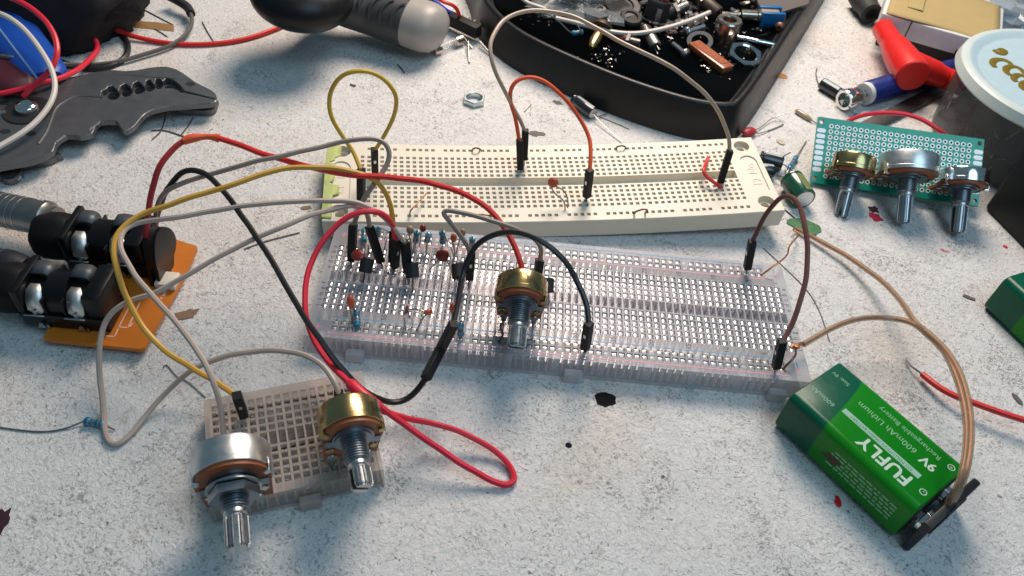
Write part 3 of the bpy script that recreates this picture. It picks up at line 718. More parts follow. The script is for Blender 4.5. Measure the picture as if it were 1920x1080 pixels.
# standing resistors of the long clear board: (bottom px, top px, z bottom, extra leads)
def res_up(label, bx, by, tx, ty, z0, extra=(), seed=0, k=1.0):
    a = at(bx, by, z0); b = at_len(a, tx, ty, 6.3, near=False)
    if b.z < a.z: b = at_len(a, tx, ty, 6.3, near=True)
    L_ = [[a, V((a.x, a.y, S8 - 3))]]
    for e in extra: L_.append([b, b + (b - a).normalized() * 1.0] + [at(*q) for q in e])
    resistor(label, a, b, L_, k, seed=seed)
res_up('blue resistor standing between the two leftmost plugs at the back rail', 683, 453, 683, 430, 11, [[(690.5, 462, 12), (690.8, 482, 6)]], 0)
res_up('blue resistor seen end on behind the second plug from the left', 708, 440, 709, 428, 12, [[(731, 437, 13), (724, 452, 12), (720, 472, 6)]], 1)
res_up('blue resistor standing next to a small red capacitor at the back rail', 779, 454, 782, 434, 11, [[(776, 460, 12), (774, 480, 6)]], 2)
res_up('tilted blue resistor just right of the small red capacitor at the back rail', 801, 452, 804, 439, 12, [[(799, 465, 12), (800.5, 484, 6)]], 0)
res_up('blue resistor standing left of the orange capacitor in the back rail', 830, 456, 829, 434, 10, [[(838, 452, 13), (848, 470, 12), (852.5, 496, 6)]], 1)
res_up('blue resistor standing right of the pinched grey jumper wire', 884, 466, 886, 446, 10, [[(881, 470, 11), (880, 482, 6)]], 2)
res_up('blue resistor standing in the front rail below a red capacitor, leftmost on that rail', 670, 612, 668.5, 582, 9.5, [[(665, 576, 17), (663, 590, 8)]], 0, 1.05)
res_up('blue resistor standing in the front rail to the right of the joined black plugs', 864, 629, 863.5, 606, 9.5, [[(868, 604, 17), (869, 612, 8)]], 1)
cap = disc_cap
def stand(label, x, y, z, r, m, leads, nrm=None, **k):
    c = at(x, y, z); n_ = nrm or (CAM_POS - c).normalized() * V((1, 1, 0.25)).length
    if nrm is None: n_ = V((CAM_POS.x - c.x, CAM_POS.y - c.y, 90)).normalized()
    L_ = []
    for i, l in enumerate(leads): L_.append([c + V(((-1) ** i * -r * 0.45, 0, -r * 0.7))] + [at(*q) for q in l])
    return cap(label, c, n_, r, m, L_, **k)
stand('large round red disc capacitor upright in the back half of the clear board', 830, 479, 14.5, 2.35, disc_rd, [[(812, 499, 10), (797.5, 510, 6)], [(842, 497, 10), (849, 512, 6)]], thick=0.35)
stand('small red bead capacitor highest at the back rail, between two resistors', 793, 428, 16, 1.15, disc_rd, [[(788, 450, 11), (787, 462, 6)]], ry=1.25, thick=0.8)
stand('narrow orange-red capacitor whose leads meet another part at the back rail', 850.5, 446, 16, 1.15, disc_or, [[(852, 470, 11), (853, 494, 6)]], ry=1.55, thick=0.7)
stand('tan bead component behind the fourth black plug', 769, 431, 17, 1.35, tancap_m, [[(771, 460, 11), (771.5, 478, 6)]], ry=1.2, thick=0.8)
stand('tan bead component half behind the pinched grey wire', 868, 436, 16, 1.05, tancap_m, [[(861, 452, 13), (854, 480, 7)]], ry=1.4, thick=0.8)
stand('dark red disc capacitor lying over the leftmost plug and transistor', 672, 478, 17, 2.4, disc_rd, [[(684, 482, 15), (690, 495, 8)]], nrm=(-0.1, -0.25, 1.0), ry=0.95, thick=0.4)
stand('tall orange capacitor standing over the front left of the clear board', 657.5, 566, 16, 1.25, disc_or, [[(658.5, 590, 12), (660, 616, 6)]], ry=1.9, thick=0.75)
stand('bright orange disc capacitor tilted above the front rail', 803, 585, 14, 1.55, disc_or, [[(790, 602, 12), (778, 627, 6)], [(786, 581, 14), (767, 580, 9)]], nrm=(0.35, -0.9, 0.5), ry=0.72, thick=0.5)
stand('red capacitor seen edge on with two leads, left of the orange disc', 763, 580, 14, 1.3, disc_rd, [[(758, 600, 12), (762.5, 628, 6)], [(766, 588, 12), (768, 596, 6)]], nrm=(1, -0.15, 0.1), ry=1.2, thick=0.35)
stand('small orange capacitor tucked left of the upright black wire', 849, 577, 16, 1.2, disc_or, [[(850, 600, 12), (850, 618, 6)]], ry=1.5, thick=0.6)
stand('orange disc capacitor on kinked leads over the cream breadboard', 1037, 342, 19, 2.1, disc_or, [[(1040, 362, 15), (1052, 372, 13), (1058, 380, 12), (1060, 398, 8)], [(1056, 357, 15), (1063, 368, 14), (1065, 380, 12), (1064, 390, 10)]], thick=0.5)
# transistors
b_ = at(684, 511, 12.5); transistor('black transistor lying against the dark red disc capacitor', b_, at_len(b_, 690, 481, 4.9, near=False), (-0.3, -1, 0.6), [[b_, at(680, 536, 7)], [b_ + V((1, 0, 0)), at(696, 508, 11), at(712, 513, 7)], [b_ + V((1, 1, 0)), at(686, 505, 6)]])
b_ = at(774, 521, 12); transistor('black transistor with flat face under the fourth plug', b_, at_len(b_, 772, 492, 5.2, near=False), (0, -1, 0.6), [[b_, at(774, 535, 11), at(775, 552, 6)], [b_ + V((1, 0, 0)), at(783, 516, 10), at(790, 520, 6)], [b_ + V((-1, 0.5, 0)), at(770, 515, 6)]])
b_ = at(860, 521, 12); transistor('black transistor beside the pinched grey wire plug', b_, at_len(b_, 858, 496, 4.8, near=False), (-0.5, -1, 0.5), [[b_, at(860, 532, 10), at(860, 540, 6)], [b_ + V((-1, 0, 0)), at(852, 526, 6)], [b_ + V((1, 0, 0)), at(866, 530, 6)]])
b_ = at(1026, 548, 11); transistor('black transistor behind the right side of the middle potentiometer', b_, at_len(b_, 1027, 522, 4.8, near=False), (1, -0.4, 0.2), [[b_, at(1026, 556, 6)], [b_ + V((0, 1, 0)), at(1022, 548, 6)], [b_ + V((0, -1, 0)), at(1030, 556, 6)]])
# bare link wires
def link_wire(label, pts, m=dklead, r=0.28, cat='link wire', group=None):
    path = relax([a_.lerp(b_, j / 8) for a_, b_ in zip([at(*p) for p in pts], [at(*p) for p in pts[1:]]) for j in range(8)] + [at(*pts[-1])], 3); t = thing('link_wire', label, cat, V((path[0].x, path[0].y, 0)), group)
    mb = MB(); mb.add(tube([inv(t) @ p for p in path], r, 6)); mb.build('wire', m, t); return t
link_wire('brown link wire bridging the back rail of the cream breadboard, left of the orange jumper', [(883, 285, 7), (887, 279, 11.6), (893, 277, 12.2), (899, 279, 11.6), (904, 285, 7)], rust, 0.35)
link_wire('brown link wire bridging the back rail of the cream breadboard, right of the orange jumper', [(1152, 283, 8), (1157, 275, 13), (1166, 273, 13.4), (1172, 275, 13), (1177, 283, 8)], rust, 0.35)
link_wire('brown loop of link wire in the front rail of the cream breadboard', [(1187, 399, 9), (1194, 396, 13), (1206, 392, 14), (1213, 393, 14), (1214, 398, 13), (1208, 400, 9)], rust, 0.35)
link_wire('thin brown lead slanting up from the front rail of the cream breadboard', [(768, 404, 7), (769, 396, 12), (778, 385, 12.5), (790, 373, 12), (800, 362, 11.5)], rust, 0.3)
link_wire('short flat lead lying at the front rail of the cream breadboard', [(893, 403, 11), (905, 402, 11.2), (918, 404, 11), (922, 403, 9)], rust, 0.35)
link_wire('bent bare lead by the foot of the middle potentiometer', [(939, 606, 14), (938, 618, 12), (944, 626, 11.5), (941, 633, 11), (934, 642, 7)], rust, 0.32)

# ------------------------------------------------------------------ 9 V batteries and the battery lead
def battery_mat():
    m = bpy.data.materials.new('battery_wrap'); m.use_nodes = True; nt = m.node_tree; N = nt.nodes; L = nt.links; b = N['Principled BSDF']; b.inputs['Specular IOR Level'].default_value = 0.22
    tc = N.new('ShaderNodeTexCoord'); sp = N.new('ShaderNodeSeparateXYZ'); L.new(tc.outputs['Object'], sp.inputs[0])
    def mth(op, a, c=None, clamp=False):
        x = N.new('ShaderNodeMath'); x.operation = op; x.use_clamp = clamp
        for i, q in enumerate((a, c)):
            if q is None: continue
            if isinstance(q, (int, float)): x.inputs[i].default_value = q
            else: L.new(q, x.inputs[i])
        return x.outputs[0]
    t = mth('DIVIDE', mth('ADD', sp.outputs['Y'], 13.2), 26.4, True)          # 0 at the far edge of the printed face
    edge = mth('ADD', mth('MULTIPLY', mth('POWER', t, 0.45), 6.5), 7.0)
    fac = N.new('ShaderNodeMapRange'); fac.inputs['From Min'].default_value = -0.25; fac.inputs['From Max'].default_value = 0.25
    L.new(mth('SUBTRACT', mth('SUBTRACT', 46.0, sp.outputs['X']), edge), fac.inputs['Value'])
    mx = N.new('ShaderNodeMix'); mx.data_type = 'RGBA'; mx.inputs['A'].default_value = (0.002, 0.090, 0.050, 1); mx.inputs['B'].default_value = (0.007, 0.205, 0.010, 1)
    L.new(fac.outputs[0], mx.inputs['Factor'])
    nz = N.new('ShaderNodeTexNoise'); nz.inputs['Scale'].default_value = 0.25; nz.inputs['Detail'].default_value = 6; L.new(tc.outputs['Object'], nz.inputs['Vector'])
    L.new(mx.outputs['Result'], b.inputs['Base Color'])
    r = N.new('ShaderNodeMapRange'); r.inputs['To Min'].default_value = 0.17; r.inputs['To Max'].default_value = 0.33; L.new(nz.outputs['Fac'], r.inputs['Value']); L.new(r.outputs[0], b.inputs['Roughness'])
    bp = N.new('ShaderNodeBump'); bp.inputs['Strength'].default_value = 0.12; bp.inputs['Distance'].default_value = 0.3; L.new(nz.outputs['Fac'], bp.inputs['Height']); L.new(bp.outputs[0], b.inputs['Normal'])
    return m
wrap_m = battery_mat(); ink = mat('pale_ink', (0.52, 0.66, 0.55), 0.5); ink2 = mat('green_ink', (0.24, 0.46, 0.28), 0.5); stripe_m = mat('pale_stripe', (0.30, 0.50, 0.40), 0.5)
smudge_m = mat('brown_smudge', (0.06, 0.035, 0.015), 0.6)
def rrect(w_, h_, r, n=5):
    o = []
    for cx, cy, a0 in ((w_ / 2 - r, h_ / 2 - r, 0), (-w_ / 2 + r, h_ / 2 - r, 90), (-w_ / 2 + r, -h_ / 2 + r, 180), (w_ / 2 - r, -h_ / 2 + r, 270)):
        for i in range(n + 1): a = math.radians(a0 + 90 * i / n); o.append((cx + r * math.cos(a), cy + r * math.sin(a)))
    return o
def battery(label, Mx, printed=True):
    """local x: terminals (0) to closed end (46); y: across the printed face; z: up, 0 to 17"""
    t = thing('battery', label, 'battery', Mx); W_, H_ = 26.0, 17.0
    mb = MB(); secs = [(0.0, 0.9), (0.15, 0.35), (0.6, 0.0), (45.2, 0.0), (45.75, 0.25), (46.0, 0.9)]
    v_ = []; n_ = 0
    for x, ins in secs:
        o = rrect(W_ - 2 * ins, H_ - 2 * ins, 2.9 - ins * 0.5); n_ = len(o); v_ += [(x, y, z + H_ / 2) for y, z in o]
    f_ = [(k * n_ + i, k * n_ + (i + 1) % n_, (k + 1) * n_ + (i + 1) % n_, (k + 1) * n_ + i) for k in range(len(secs) - 1) for i in range(n_)]
    f_ += [tuple(range(n_)), tuple(range((len(secs) - 1) * n_, len(secs) * n_))]
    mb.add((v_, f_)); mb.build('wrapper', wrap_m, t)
    mb = MB(); mb.add([(-0.25, y, z + H_ / 2) for y, z in rrect(W_ - 3, H_ - 3, 2)] and lathe([(0.01, 0), (0.01, 0)], 3, cap=False)) if False else None
    q = MB(); v_ = [(x, y, z + H_ / 2) for x in (-0.3, 0.0) for y, z in rrect(W_ - 3, H_ - 3, 2)]; n_ = len(v_) // 2
    q.add((v_, [(i, (i + 1) % n_, n_ + (i + 1) % n_, n_ + i) for i in range(n_)] + [tuple(range(n_))])); q.build('end_plate', black_mt, t)
    for y, r_, prof in ((-6.35, 0, [(2.9, -0.3), (2.9, -2.4), (2.4, -2.8), (0.01, -2.8)]), (6.35, 1, [(2.2, -0.3), (2.4, -1.6), (3.6, -2.4), (3.9, -2.9), (3.2, -2.9), (2.2, -1.2), (0.01, -1.2)])):
        q = MB(); q.add(lathe(prof, 6 if r_ else 24, cap=False), T(0, y, H_ / 2) @ Ry(PI / 2)); q.build('terminal', chrome, t)
    if printed:
        def put(s, size, x, y, m, nm='printed_word', bold=0):
            q = MB(); q.add(text_vf(s, size), T(x, y, H_ + 0.03))
            if bold:
                for dx, dy in ((bold, 0), (-bold, 0), (0, bold), (0, -bold)): q.add(text_vf(s, size), T(x + dx, y + dy, H_ + 0.028 - 0.002 * dx))
            o = q.build(nm, m, t, smooth=False, recalc=False); o['kind'] = 'stuff'
        put('FUFLY', 6.4, 15.2, 7.0, ink, bold=0.16)
        q = MB(); q.add(box(6.0, 33.2, 1.9, 3.9, H_ + 0.004, H_ + 0.02)); q.build('printed_stripe', stripe_m, t, smooth=False)
        put('NO POLLUTION GREEN BATTERY', 1.45, 19.5, 2.9, wrap_m)
        put('9V', 4.4, 7.2, -3.2, ink, bold=0.12); put('600mAh Lithium', 3.1, 22.0, -3.4, ink2)
        put('Rechargeable Battery', 2.5, 16.8, -7.6, ink2); put('600mAh', 2.5, 40.0, 4.4, ink2); put('Size: 9V', 2.0, 41.2, -6.2, ink2)
        for y, sgn in ((6.3, '-'), (-8.0, '+')):
            q = MB(); q.add(prism([circ(2.6, y, 1.1, 20), circ(2.6, y, 0.85, 20)], H_ + 0.01, H_ + 0.03)); q.add(text_vf(sgn, 2.0), T(2.6, y, H_ + 0.03)); q.build('printed_sign', ink, t, smooth=False, recalc=False)['kind'] = 'stuff'
        rn = random.Random(2); q = MB()
        for row in range(5):                    # small print on the side towards the viewer
            x = 4.0
            while x < 26:
                l = rn.uniform(0.8, 2.4); q.add(box(x, min(x + l, 27), 13.0, 13.03, 11.5 - row * 1.5, 12.1 - row * 1.5)); x += l + 0.5
        q.build('small_print', ink2, t, smooth=False)['kind'] = 'stuff'
        q = MB(); v_, f_ = prism([blob(26, 8.2, 3.0, 2.0, 16, 0.35, 4)], 0, 0.04); q.add(([(x, 13.02 + z, y) for x, y, z in v_], f_)); q.build('smudge', smudge_m, t, smooth=False)
    return t
# the battery's printed face: closed end far left, terminals near right
p0 = at(1503, 739.5, 17); p1 = at(1719, 934, 17); p2 = at(1575, 689, 17); p3 = at(1798, 879, 17)
ax = ((p0 - p1) + (p2 - p3)).normalized(); ax.z = 0; ay = V((ax.y, -ax.x, 0)) * -1
cen = (p0 + p1 + p2 + p3) / 4; cen.z = 0
ay = V((-ax.y, ax.x, 0))
BM = Matrix((ax, ay, V((0, 0, 1)))).transposed().to_4x4(); BM.translation = cen - ax * 23
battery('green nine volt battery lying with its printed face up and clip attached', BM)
q0 = at(1888, 520, 17); q1 = at(1932, 560, 17); dx = (q1 - q0).normalized(); dx.z = 0; dx.normalize(); dy = V((-dx.y, dx.x, 0))
BM2 = Matrix((-dx, -dy, V((0, 0, 1)))).transposed().to_4x4(); BM2.translation = q0 + dx * 45.5 + dy * 12.5; BM2.translation.z = 0
battery('second green battery, cut off by the right edge of the picture', BM2, printed=False)
core_m = mat('dull_copper_core', (0.40, 0.235, 0.16), 0.45, 0.8, var=0.35, vscale=1.5)
# snap connector and its clear two-core cable
tb = BM @ V((-3.2, 0, 8.5))
snap = thing('battery_clip', 'black battery clip with a clear two core copper cable, snapped on the battery', 'battery clip', BM)
q = MB(); q.add(bbox(-5.4, -3.0, -13.0, 12.6, 0.4, 15.2, 0.5)); q.build('clip_plate', bat_dk, snap)
for y in (-6.35, 6.35):
    q = MB(); q.add(lathe([(2.2, -3.1), (3.6, -3.1), (3.7, -1.9), (3.1, -1.7), (2.2, -1.9)], 24, cap=False), T(0, y, 8.5) @ Ry(PI / 2) @ Matrix.Scale(-1, 4, V((0, 0, 1)))) if False else q.add(lathe([(3.0, 1.6), (3.6, 1.8), (3.7, 2.9), (2.4, 3.1)], 24, cap=False), T(0, y, 8.5) @ Matrix.Rotation(-PI / 2, 4, 'Y'))
    q.build('snap_contact', chrome, snap)
q = MB(); q.add(bbox(-5.9, -5.2, -4.5, 4.5, 3, 15.4, 0.3)); q.build('solder_tab', black_mt, snap)
trunk = [(1786, 938, 16), (1800, 915, 22), (1811, 885, 25), (1819, 840, 25), (1820, 790, 24), (1812, 738, 23), (1795, 690, 22), (1770, 652, 20), (1740, 624, 18), (1714, 604, 16)]
brA = trunk[:-1] + [(1716, 604, 16), (1700, 580, 14), (1682, 556, 11), (1655, 528, 8), (1620, 502, 5), (1585, 478, 3.5), (1550, 459, 2.6), (1518, 441, 2.0), (1494, 429, 1.6)]
brB = [(x - 8 * min(1, max(0, (y - 640) / 60)), y + 5, z - 0.6) for x, y, z in trunk[:-1]] + [(1712, 606, 16), (1680, 598, 14), (1640, 595, 14), (1600, 600, 14), (1560, 615, 13.5), (1528, 633, 13), (1506, 646, 13)]
for br in (brA, brB):
    pth = pxpath(br); wire_part(snap, pth, 1.05, speaker_m, 8, 'clear_sheath'); wire_part(snap, pth, 0.55, core_m, 6, 'copper_core')
kn_ = pxpath([(1506, 645, 13), (1497, 644, 13.6), (1488, 650, 13), (1494, 653, 13.4), (1499, 648, 13), (1490, 645, 13.4), (1482, 652, 13)], 0.7)
wire_part(snap, kn_, 0.7, copper, 6, 'twisted_end')
wire_part(snap, pxpath([(1492, 652, 13), (1493, 663, 12), (1486, 674, 12), (1474, 685, 10), (1467, 694, 8)], 0.8), 0.36, rust, 6, 'bare_end')
wire_part(snap, pxpath([(1496, 430, 1.6), (1489, 428, 1.8), (1487, 432, 2.4), (1497, 440, 3), (1493, 446, 4), (1480, 462, 9), (1476, 478, 11), (1462, 491, 12.5), (1450, 499, 12), (1440, 507, 11), (1425, 517, 8)], 0.8), 0.36, copper, 6, 'bare_end')

# ------------------------------------------------------------------ jack socket board with two plugs
jack_pl = mat('jack_black', (0.005, 0.005, 0.006), 0.34, spec=0.3); jack_mt = mat('jack_matt', (0.006, 0.006, 0.007), 0.6, spec=0.2)
loop_m = mat('dull_grey_spring', (0.10, 0.11, 0.12), 0.5, 0.6); spr_m = mat('bright_spring', (0.80, 0.78, 0.74), 0.45, 0.9)
jb = thing('jack_board', 'orange circuit board carrying two black jack sockets', 'circuit board', T(-150, -10, 0))
q = MB(); q.add(prism([[(-13, -24.6), (-11, -25), (17.5, -25.4), (18.6, -24.4), (20.4, 6), (20.2, 21.2), (19.6, 22), (6, 26), (-10, 26), (-13, 25)]], 2.4, 4.0)); q.build('circuit_board', pcb_or, jb, smooth=False)
def trace(pts):
    q = MB()
    for (xa, ya), (xb, yb) in zip(pts, pts[1:]):
        d = V((xb - xa, yb - ya, 0)); n_ = V((-d.y, d.x, 0)).normalized() * 0.24
        a, b = V((xa, ya, 4.02)), V((xb, yb, 4.02)); e = d.normalized() * 0.1
        q.add(([a - n_ - e, b - n_ + e, b + n_ + e, a + n_ - e], [(0, 1, 2, 3)]))
    q.build('circuit_trace', pcb_tr, jb, smooth=False)
def tpx(l): return [(at(x, y, 4.02).x + 150, at(x, y, 4.02).y + 10) for x, y in l]
for l in ([(233, 566), (205, 622), (195, 622)], [(245, 570), (222, 615), (215, 631), (192, 629)], [(262, 568), (240, 614), (224, 613)], [(248, 606), (244, 612)],
          [(310, 447), (318, 449), (306, 474)], [(303, 470), (309, 466), (321, 470), (307, 500)], [(302, 560), (313, 540), (308, 556), (302, 556)]): trace(tpx(l))
wb = at(315, 528, 5); q = MB(); q.add(bbox(-3.4, 3.4, -3.2, 3.2, 4.0, 6.8, 0.5), T(wb.x + 150, wb.y + 10, 0)); q.build('small_connector', cream_m, jb)
for cx, cy, nm in ((-4.0, 12.5, 'upper'), (-7.5, -12.0, 'lower')):
    q = MB()
    q.add(bbox(-13, 14, -8.2, 8.2, 4.1, 10.0, 0.5), T(cx, cy, 0)); q.add(bbox(-13, 14, -8.6, -7.2, 9.0, 10.2, 0.25), T(cx, cy, 0))
    o = [(-7.6, 8)] + [(7.4 * math.cos(PI - PI * i / 14), 13.2 + 6.2 * math.sin(PI * i / 14)) for i in range(15)] + [(7.6, 8)]
    for x0, x1, k in ((-10.5, -4.5, 0.82), (-4.5, 2.0, 0.98), (2.0, 8.0, 0.82)):
        v_ = [(x, y * k, (z - 8) * k + 8) for x in (x0 + cx, x1 + cx) for y, z in o]; n_ = len(o)
        v_ = [(x, y + cy, z) for x, y, z in v_]
        q.add((v_, [(i, (i + 1) % n_, n_ + (i + 1) % n_, n_ + i) for i in range(n_)] + [tuple(range(n_)), tuple(range(n_, 2 * n_))]))
    q.add(bbox(-13, -10.4, -8.4, 8.4, 8.0, 19.8, 0.9), T(cx, cy, 0)); q.add(bbox(7.9, 14, -7.9, 7.9, 8.0, 19.2, 1.3), T(cx, cy, 0))
    q.add(bbox(-4.6, -3.8, -8.3, 8.3, 8.0, 16.5, 0.3), T(cx, cy, 0)); q.add(bbox(1.4, 2.1, -8.3, 8.3, 8.0, 16.5, 0.3), T(cx, cy, 0))
    js = q.build('jack_socket', jack_pl, jb, angle=30)
    q = MB(); pr = [(4.2, -11.5), (6.6, -11.2), (7.4, -10.0), (7.4, -8.6), (7.9, -8.2), (8.1, -4.6), (7.8, -1.2), (7.2, 0), (5, 0)]
    vs, fs = lathe(pr, 36); vs = [(x * (1 + 0.035 * math.cos(6 * math.atan2(y, x))), y * (1 + 0.035 * math.cos(6 * math.atan2(y, x))), z) for x, y, z in vs]
    q.add((vs, fs), T(cx - 13, cy, 12.2) @ Ry(PI / 2)); q.build('collar_nut', jack_mt, js)
    for xk in (-7.5, 5.0):
        q = MB()                               # bright sprung contact lying down the near shoulder
        sec = [(-2.0, 17.6), (-4.4, 16.9), (-6.7, 14.6), (-8.1, 11.7), (-8.2, 10.6)]
        v_ = []; 
        for i, (y, z) in enumerate(sec):
            wv = (1.5, 2.5, 2.7, 2.5, 1.4)[i]; v_ += [(cx + xk - wv - 0.5 + 0.3 * i, cy + y, z), (cx + xk + wv - 0.5 + 0.3 * i, cy + y - 0.2, z + 0.15)]
        q.add((v_, [(2 * i, 2 * i + 1, 2 * i + 3, 2 * i + 2) for i in range(4)])); o_ = q.build('sprung_contact', spr_m, js); o_.modifiers.new('t', 'SOLIDIFY').thickness = 0.35
        q = MB(); q.add(bbox(cx + xk - 3.6, cx + xk + 2.8, cy - 9.1, cy - 8.4, 9.9, 10.35, 0.12, 1)); q.add(box(cx + xk - 0.3, cx + xk + 0.6, cy - 8.6, cy - 8.1, 10.2, 12.2)); q.build('solder_tag', steel, js)
        q = MB()                               # folded contact arching over the far shoulder
        lp_ = [(-3.4, 19.3), (-1.5, 19.9), (0.8, 20.0), (2.1, 19.6), (2.9, 18.6), (3.1, 17.4), (3.1, 16.4)]
        v_ = [(cx + xk + x, cy + y, z) for x, z in lp_ for y in (0.4, 6.0)]
        q.add((v_, [(2 * i, 2 * i + 1, 2 * i + 3, 2 * i + 2) for i in range(6)])); o_ = q.build('contact_loop', loop_m, js); o_.modifiers.new('t', 'SOLIDIFY').thickness = 0.45
        q = MB(); q.add(prism([[(-1.4, 0), (1.4, 0), (0.6, 2.4), (-0.3, 2.4)]], 0, 0.4), T(cx + xk + 0.5, cy - 8.7, 4.6) @ Rx(PI / 2)); q.add(box(cx + xk + 2, cx + xk + 2.8, cy - 8.9, cy - 8.4, 3.4, 6.0)); q.build('pin', tin, js)
    if nm == 'upper':
        for dx, tilt in ((15.0, 0.06), (18.2, -0.04)):
            q = MB(); v_, f_ = prism([circ(0, 0, 7.8, 28) ], -0.6, 0.6); v_ = [(x, y if y > -6 else y * 1.9, z + 0.02 * x * x) for x, y, z in v_]
            q.add((v_, f_), T(cx + dx, cy - 3.5, 14.0) @ Rz(tilt) @ Ry(PI / 2) @ Rz(PI / 2 - 0.3)); q.build('end_flap', jack_pl, js)
def jack_plug(label, a, b, prof, m, rings, name='jack_plug'):
    Mx = frame(a, b); t = thing(name, label, 'jack plug', Mx); q = MB(); q.add(lathe(prof, 36)); q.build('shell', m, t, angle=30)
    for z, r in rings: q = MB(); q.add(lathe([(r - 0.05, z - 0.25), (r + 0.12, z - 0.2), (r + 0.12, z + 0.2), (r - 0.05, z + 0.25)], 32, cap=False)); q.build('ring', steel, t)
    return t
gun = mat('gunmetal', (0.30, 0.285, 0.27), 0.33, 0.9, var=0.15)
a_ = at(-40, 384, 12); b_ = at(97, 413, 12.4); Lp = (b_ - a_).length
t_ = jack_plug('silver grey jack plug with ring grooves, pushed into the upper socket', a_, b_, [(0.01, 0), (5.4, 0), (6.0, 1), (6.0, Lp - 3.4), (6.4, Lp - 3.2), (6.4, Lp - 1.2), (5.9, Lp - 0.6), (5.0, Lp), (5.0, Lp + 2), (0.01, Lp + 2)], gun, [(Lp - 10.5, 6.0), (Lp - 13, 6.0), (Lp - 15.5, 6.0), (Lp - 18, 6.0)])
q = MB(); q.add(bbox(-1.7, 1.7, -0.25, 0.25, Lp - 22, Lp - 7.5, 0.2, 1), Rz(math.radians(22)) @ T(0, 0, 0) @ T(0, 0, 0) @ Matrix.Rotation(math.radians(0), 4, 'Z') @ T(5.75, 0, 0) @ Rz(PI / 2)); q.build('nameplate', black_pl, t_)
a_ = at(-50, 496, 12); b_ = at(42, 508, 12.2); Lp = (b_ - a_).length
jack_plug('plain black jack plug pushed into the lower socket', a_, b_, [(0.01, 0), (5.6, 0), (6.4, 2), (6.4, Lp - 4), (6.0, Lp - 2), (5.4, Lp), (4.6, Lp + 2), (0.01, Lp + 2)], mat('plug_black', (0.016, 0.014, 0.02), 0.42), [(Lp - 6, 6.4)])

# ------------------------------------------------------------------ black tray and what lies in it
def offs(poly, d):
    n = len(poly); out = []
    for i in range(n):
        a, b = V((*poly[i - 1], 0)), V((*poly[(i + 1) % n], 0)); t = (b - a).normalized(); out.append((poly[i][0] - t.y * d, poly[i][1] + t.x * d))
    return out
ctl = [(-66, 262), (-50, 212), (-44, 186), (-24, 158), (16, 131), (48, 116.5), (66, 113), (77, 114.5), (84, 121), (103, 157), (157, 268), (170, 300), (160, 345), (40, 350), (-60, 330), (-66, 262)]
pl_ = [(p.x, p.y) for p in smooth_path([V((x, y, 0)) for x, y in ctl], 4)][:-1]
tray = thing('tray', 'black plastic parts tray with a curved front rim, full of odds and ends', 'tray', T(50, 200, 0))
HT = 17.5
def ring(d, z): return [(x - 50, y - 200, z) for x, y in offs(pl_, d)]
secs = [ring(0, 0.0), ring(1.2, 3.0), ring(4.0, HT - 1.4), ring(4.6, HT - 0.3), ring(5.8, HT), ring(6.8, HT - 0.25), ring(7.6, HT - 1.2), ring(9.2, HT - 4.0), ring(11, HT - 4.4)]
n_ = len(pl_); v_ = [p for s in secs for p in s]
f_ = [(k * n_ + i, k * n_ + (i + 1) % n_, (k + 1) * n_ + (i + 1) % n_, (k + 1) * n_ + i) for k in range(len(secs) - 1) for i in range(n_)]
q = MB(); q.add((v_, f_)); fl_ = prism([[(x, y) for x, y, z in secs[-1]]], HT - 5, HT - 4.4); q.add(fl_); q.build('shell', dark_pl, tray, angle=50)
ZF = HT - 4.4
def floor_at(x, y, h=0.0): return at(x, y, ZF + h)
def hexnut(label, c, R, r, h, m, tilt=Matrix.Identity(4), group=None, name='hex_nut', rot=0.2):
    t = thing(name, label, 'nut', Matrix.Translation(c) @ tilt, group); q = MB()
    n = 24; v_ = []; 
    hexr = lambda a: R * math.cos(PI / 6) / math.cos((a - rot) % (PI / 3) - PI / 6)
    for z, ro, ri in ((0, 0.94, r * 1.08), (0.18, 1.0, r), (0.82, 1.0, r), (1.0, 0.94, r * 1.08)):
        pass
    prof_o = []; cyc = [(0, 0.93), (0.15, 1.0), (0.85, 1.0), (1.0, 0.93)]
    for z, k in cyc:
        for i in range(n): a = 2 * PI * i / n + rot; v_.append((hexr(a) * k * math.cos(a), hexr(a) * k * math.sin(a), z * h))
    for z, k in ((1.0, 1.12), (0.88, 1.0), (0.12, 1.0), (0.0, 1.12)):
        for i in range(n): a = 2 * PI * i / n + rot; v_.append((r * k * math.cos(a), r * k * math.sin(a), z * h))
    f_ = [(k * n + i, k * n + (i + 1) % n, ((k + 1) % 8) * n + (i + 1) % n, ((k + 1) % 8) * n + i) for k in range(8) for i in range(n)]
    q.add((v_, f_)); q.build('nut_body', m, t, angle=25); return t
hexnut('single zinc hex nut lying alone on the bench behind the cream board', at(889, 191, 0), 5.4, 3.5, 2.6, mat('zinc', (0.60, 0.66, 0.66), 0.3, 1.0), rot=0.55)
hexnut('large nickel hex nut in the corner of the black tray', floor_at(1392, 112), 9.0, 5.6, 4.5, chrome, Rx(0.15) @ Ry(0.1), rot=0.35)
c_ = floor_at(1356, 78); t = thing('sleeve_nut', 'tall round knurled sleeve nut in the black tray', 'nut', Matrix.Translation(c_)); q = MB()
q.add(lathe([(6.0, 0), (6.0, 7), (6.4, 7.2), (6.4, 11.5), (5.8, 12.2), (3.6, 12.2), (3.2, 11.6), (3.2, 5), (0.01, 5)], 28)); q.build('sleeve', mat('aged_nickel', (0.46, 0.38, 0.33), 0.25, 1.0, var=0.2), t, angle=30)
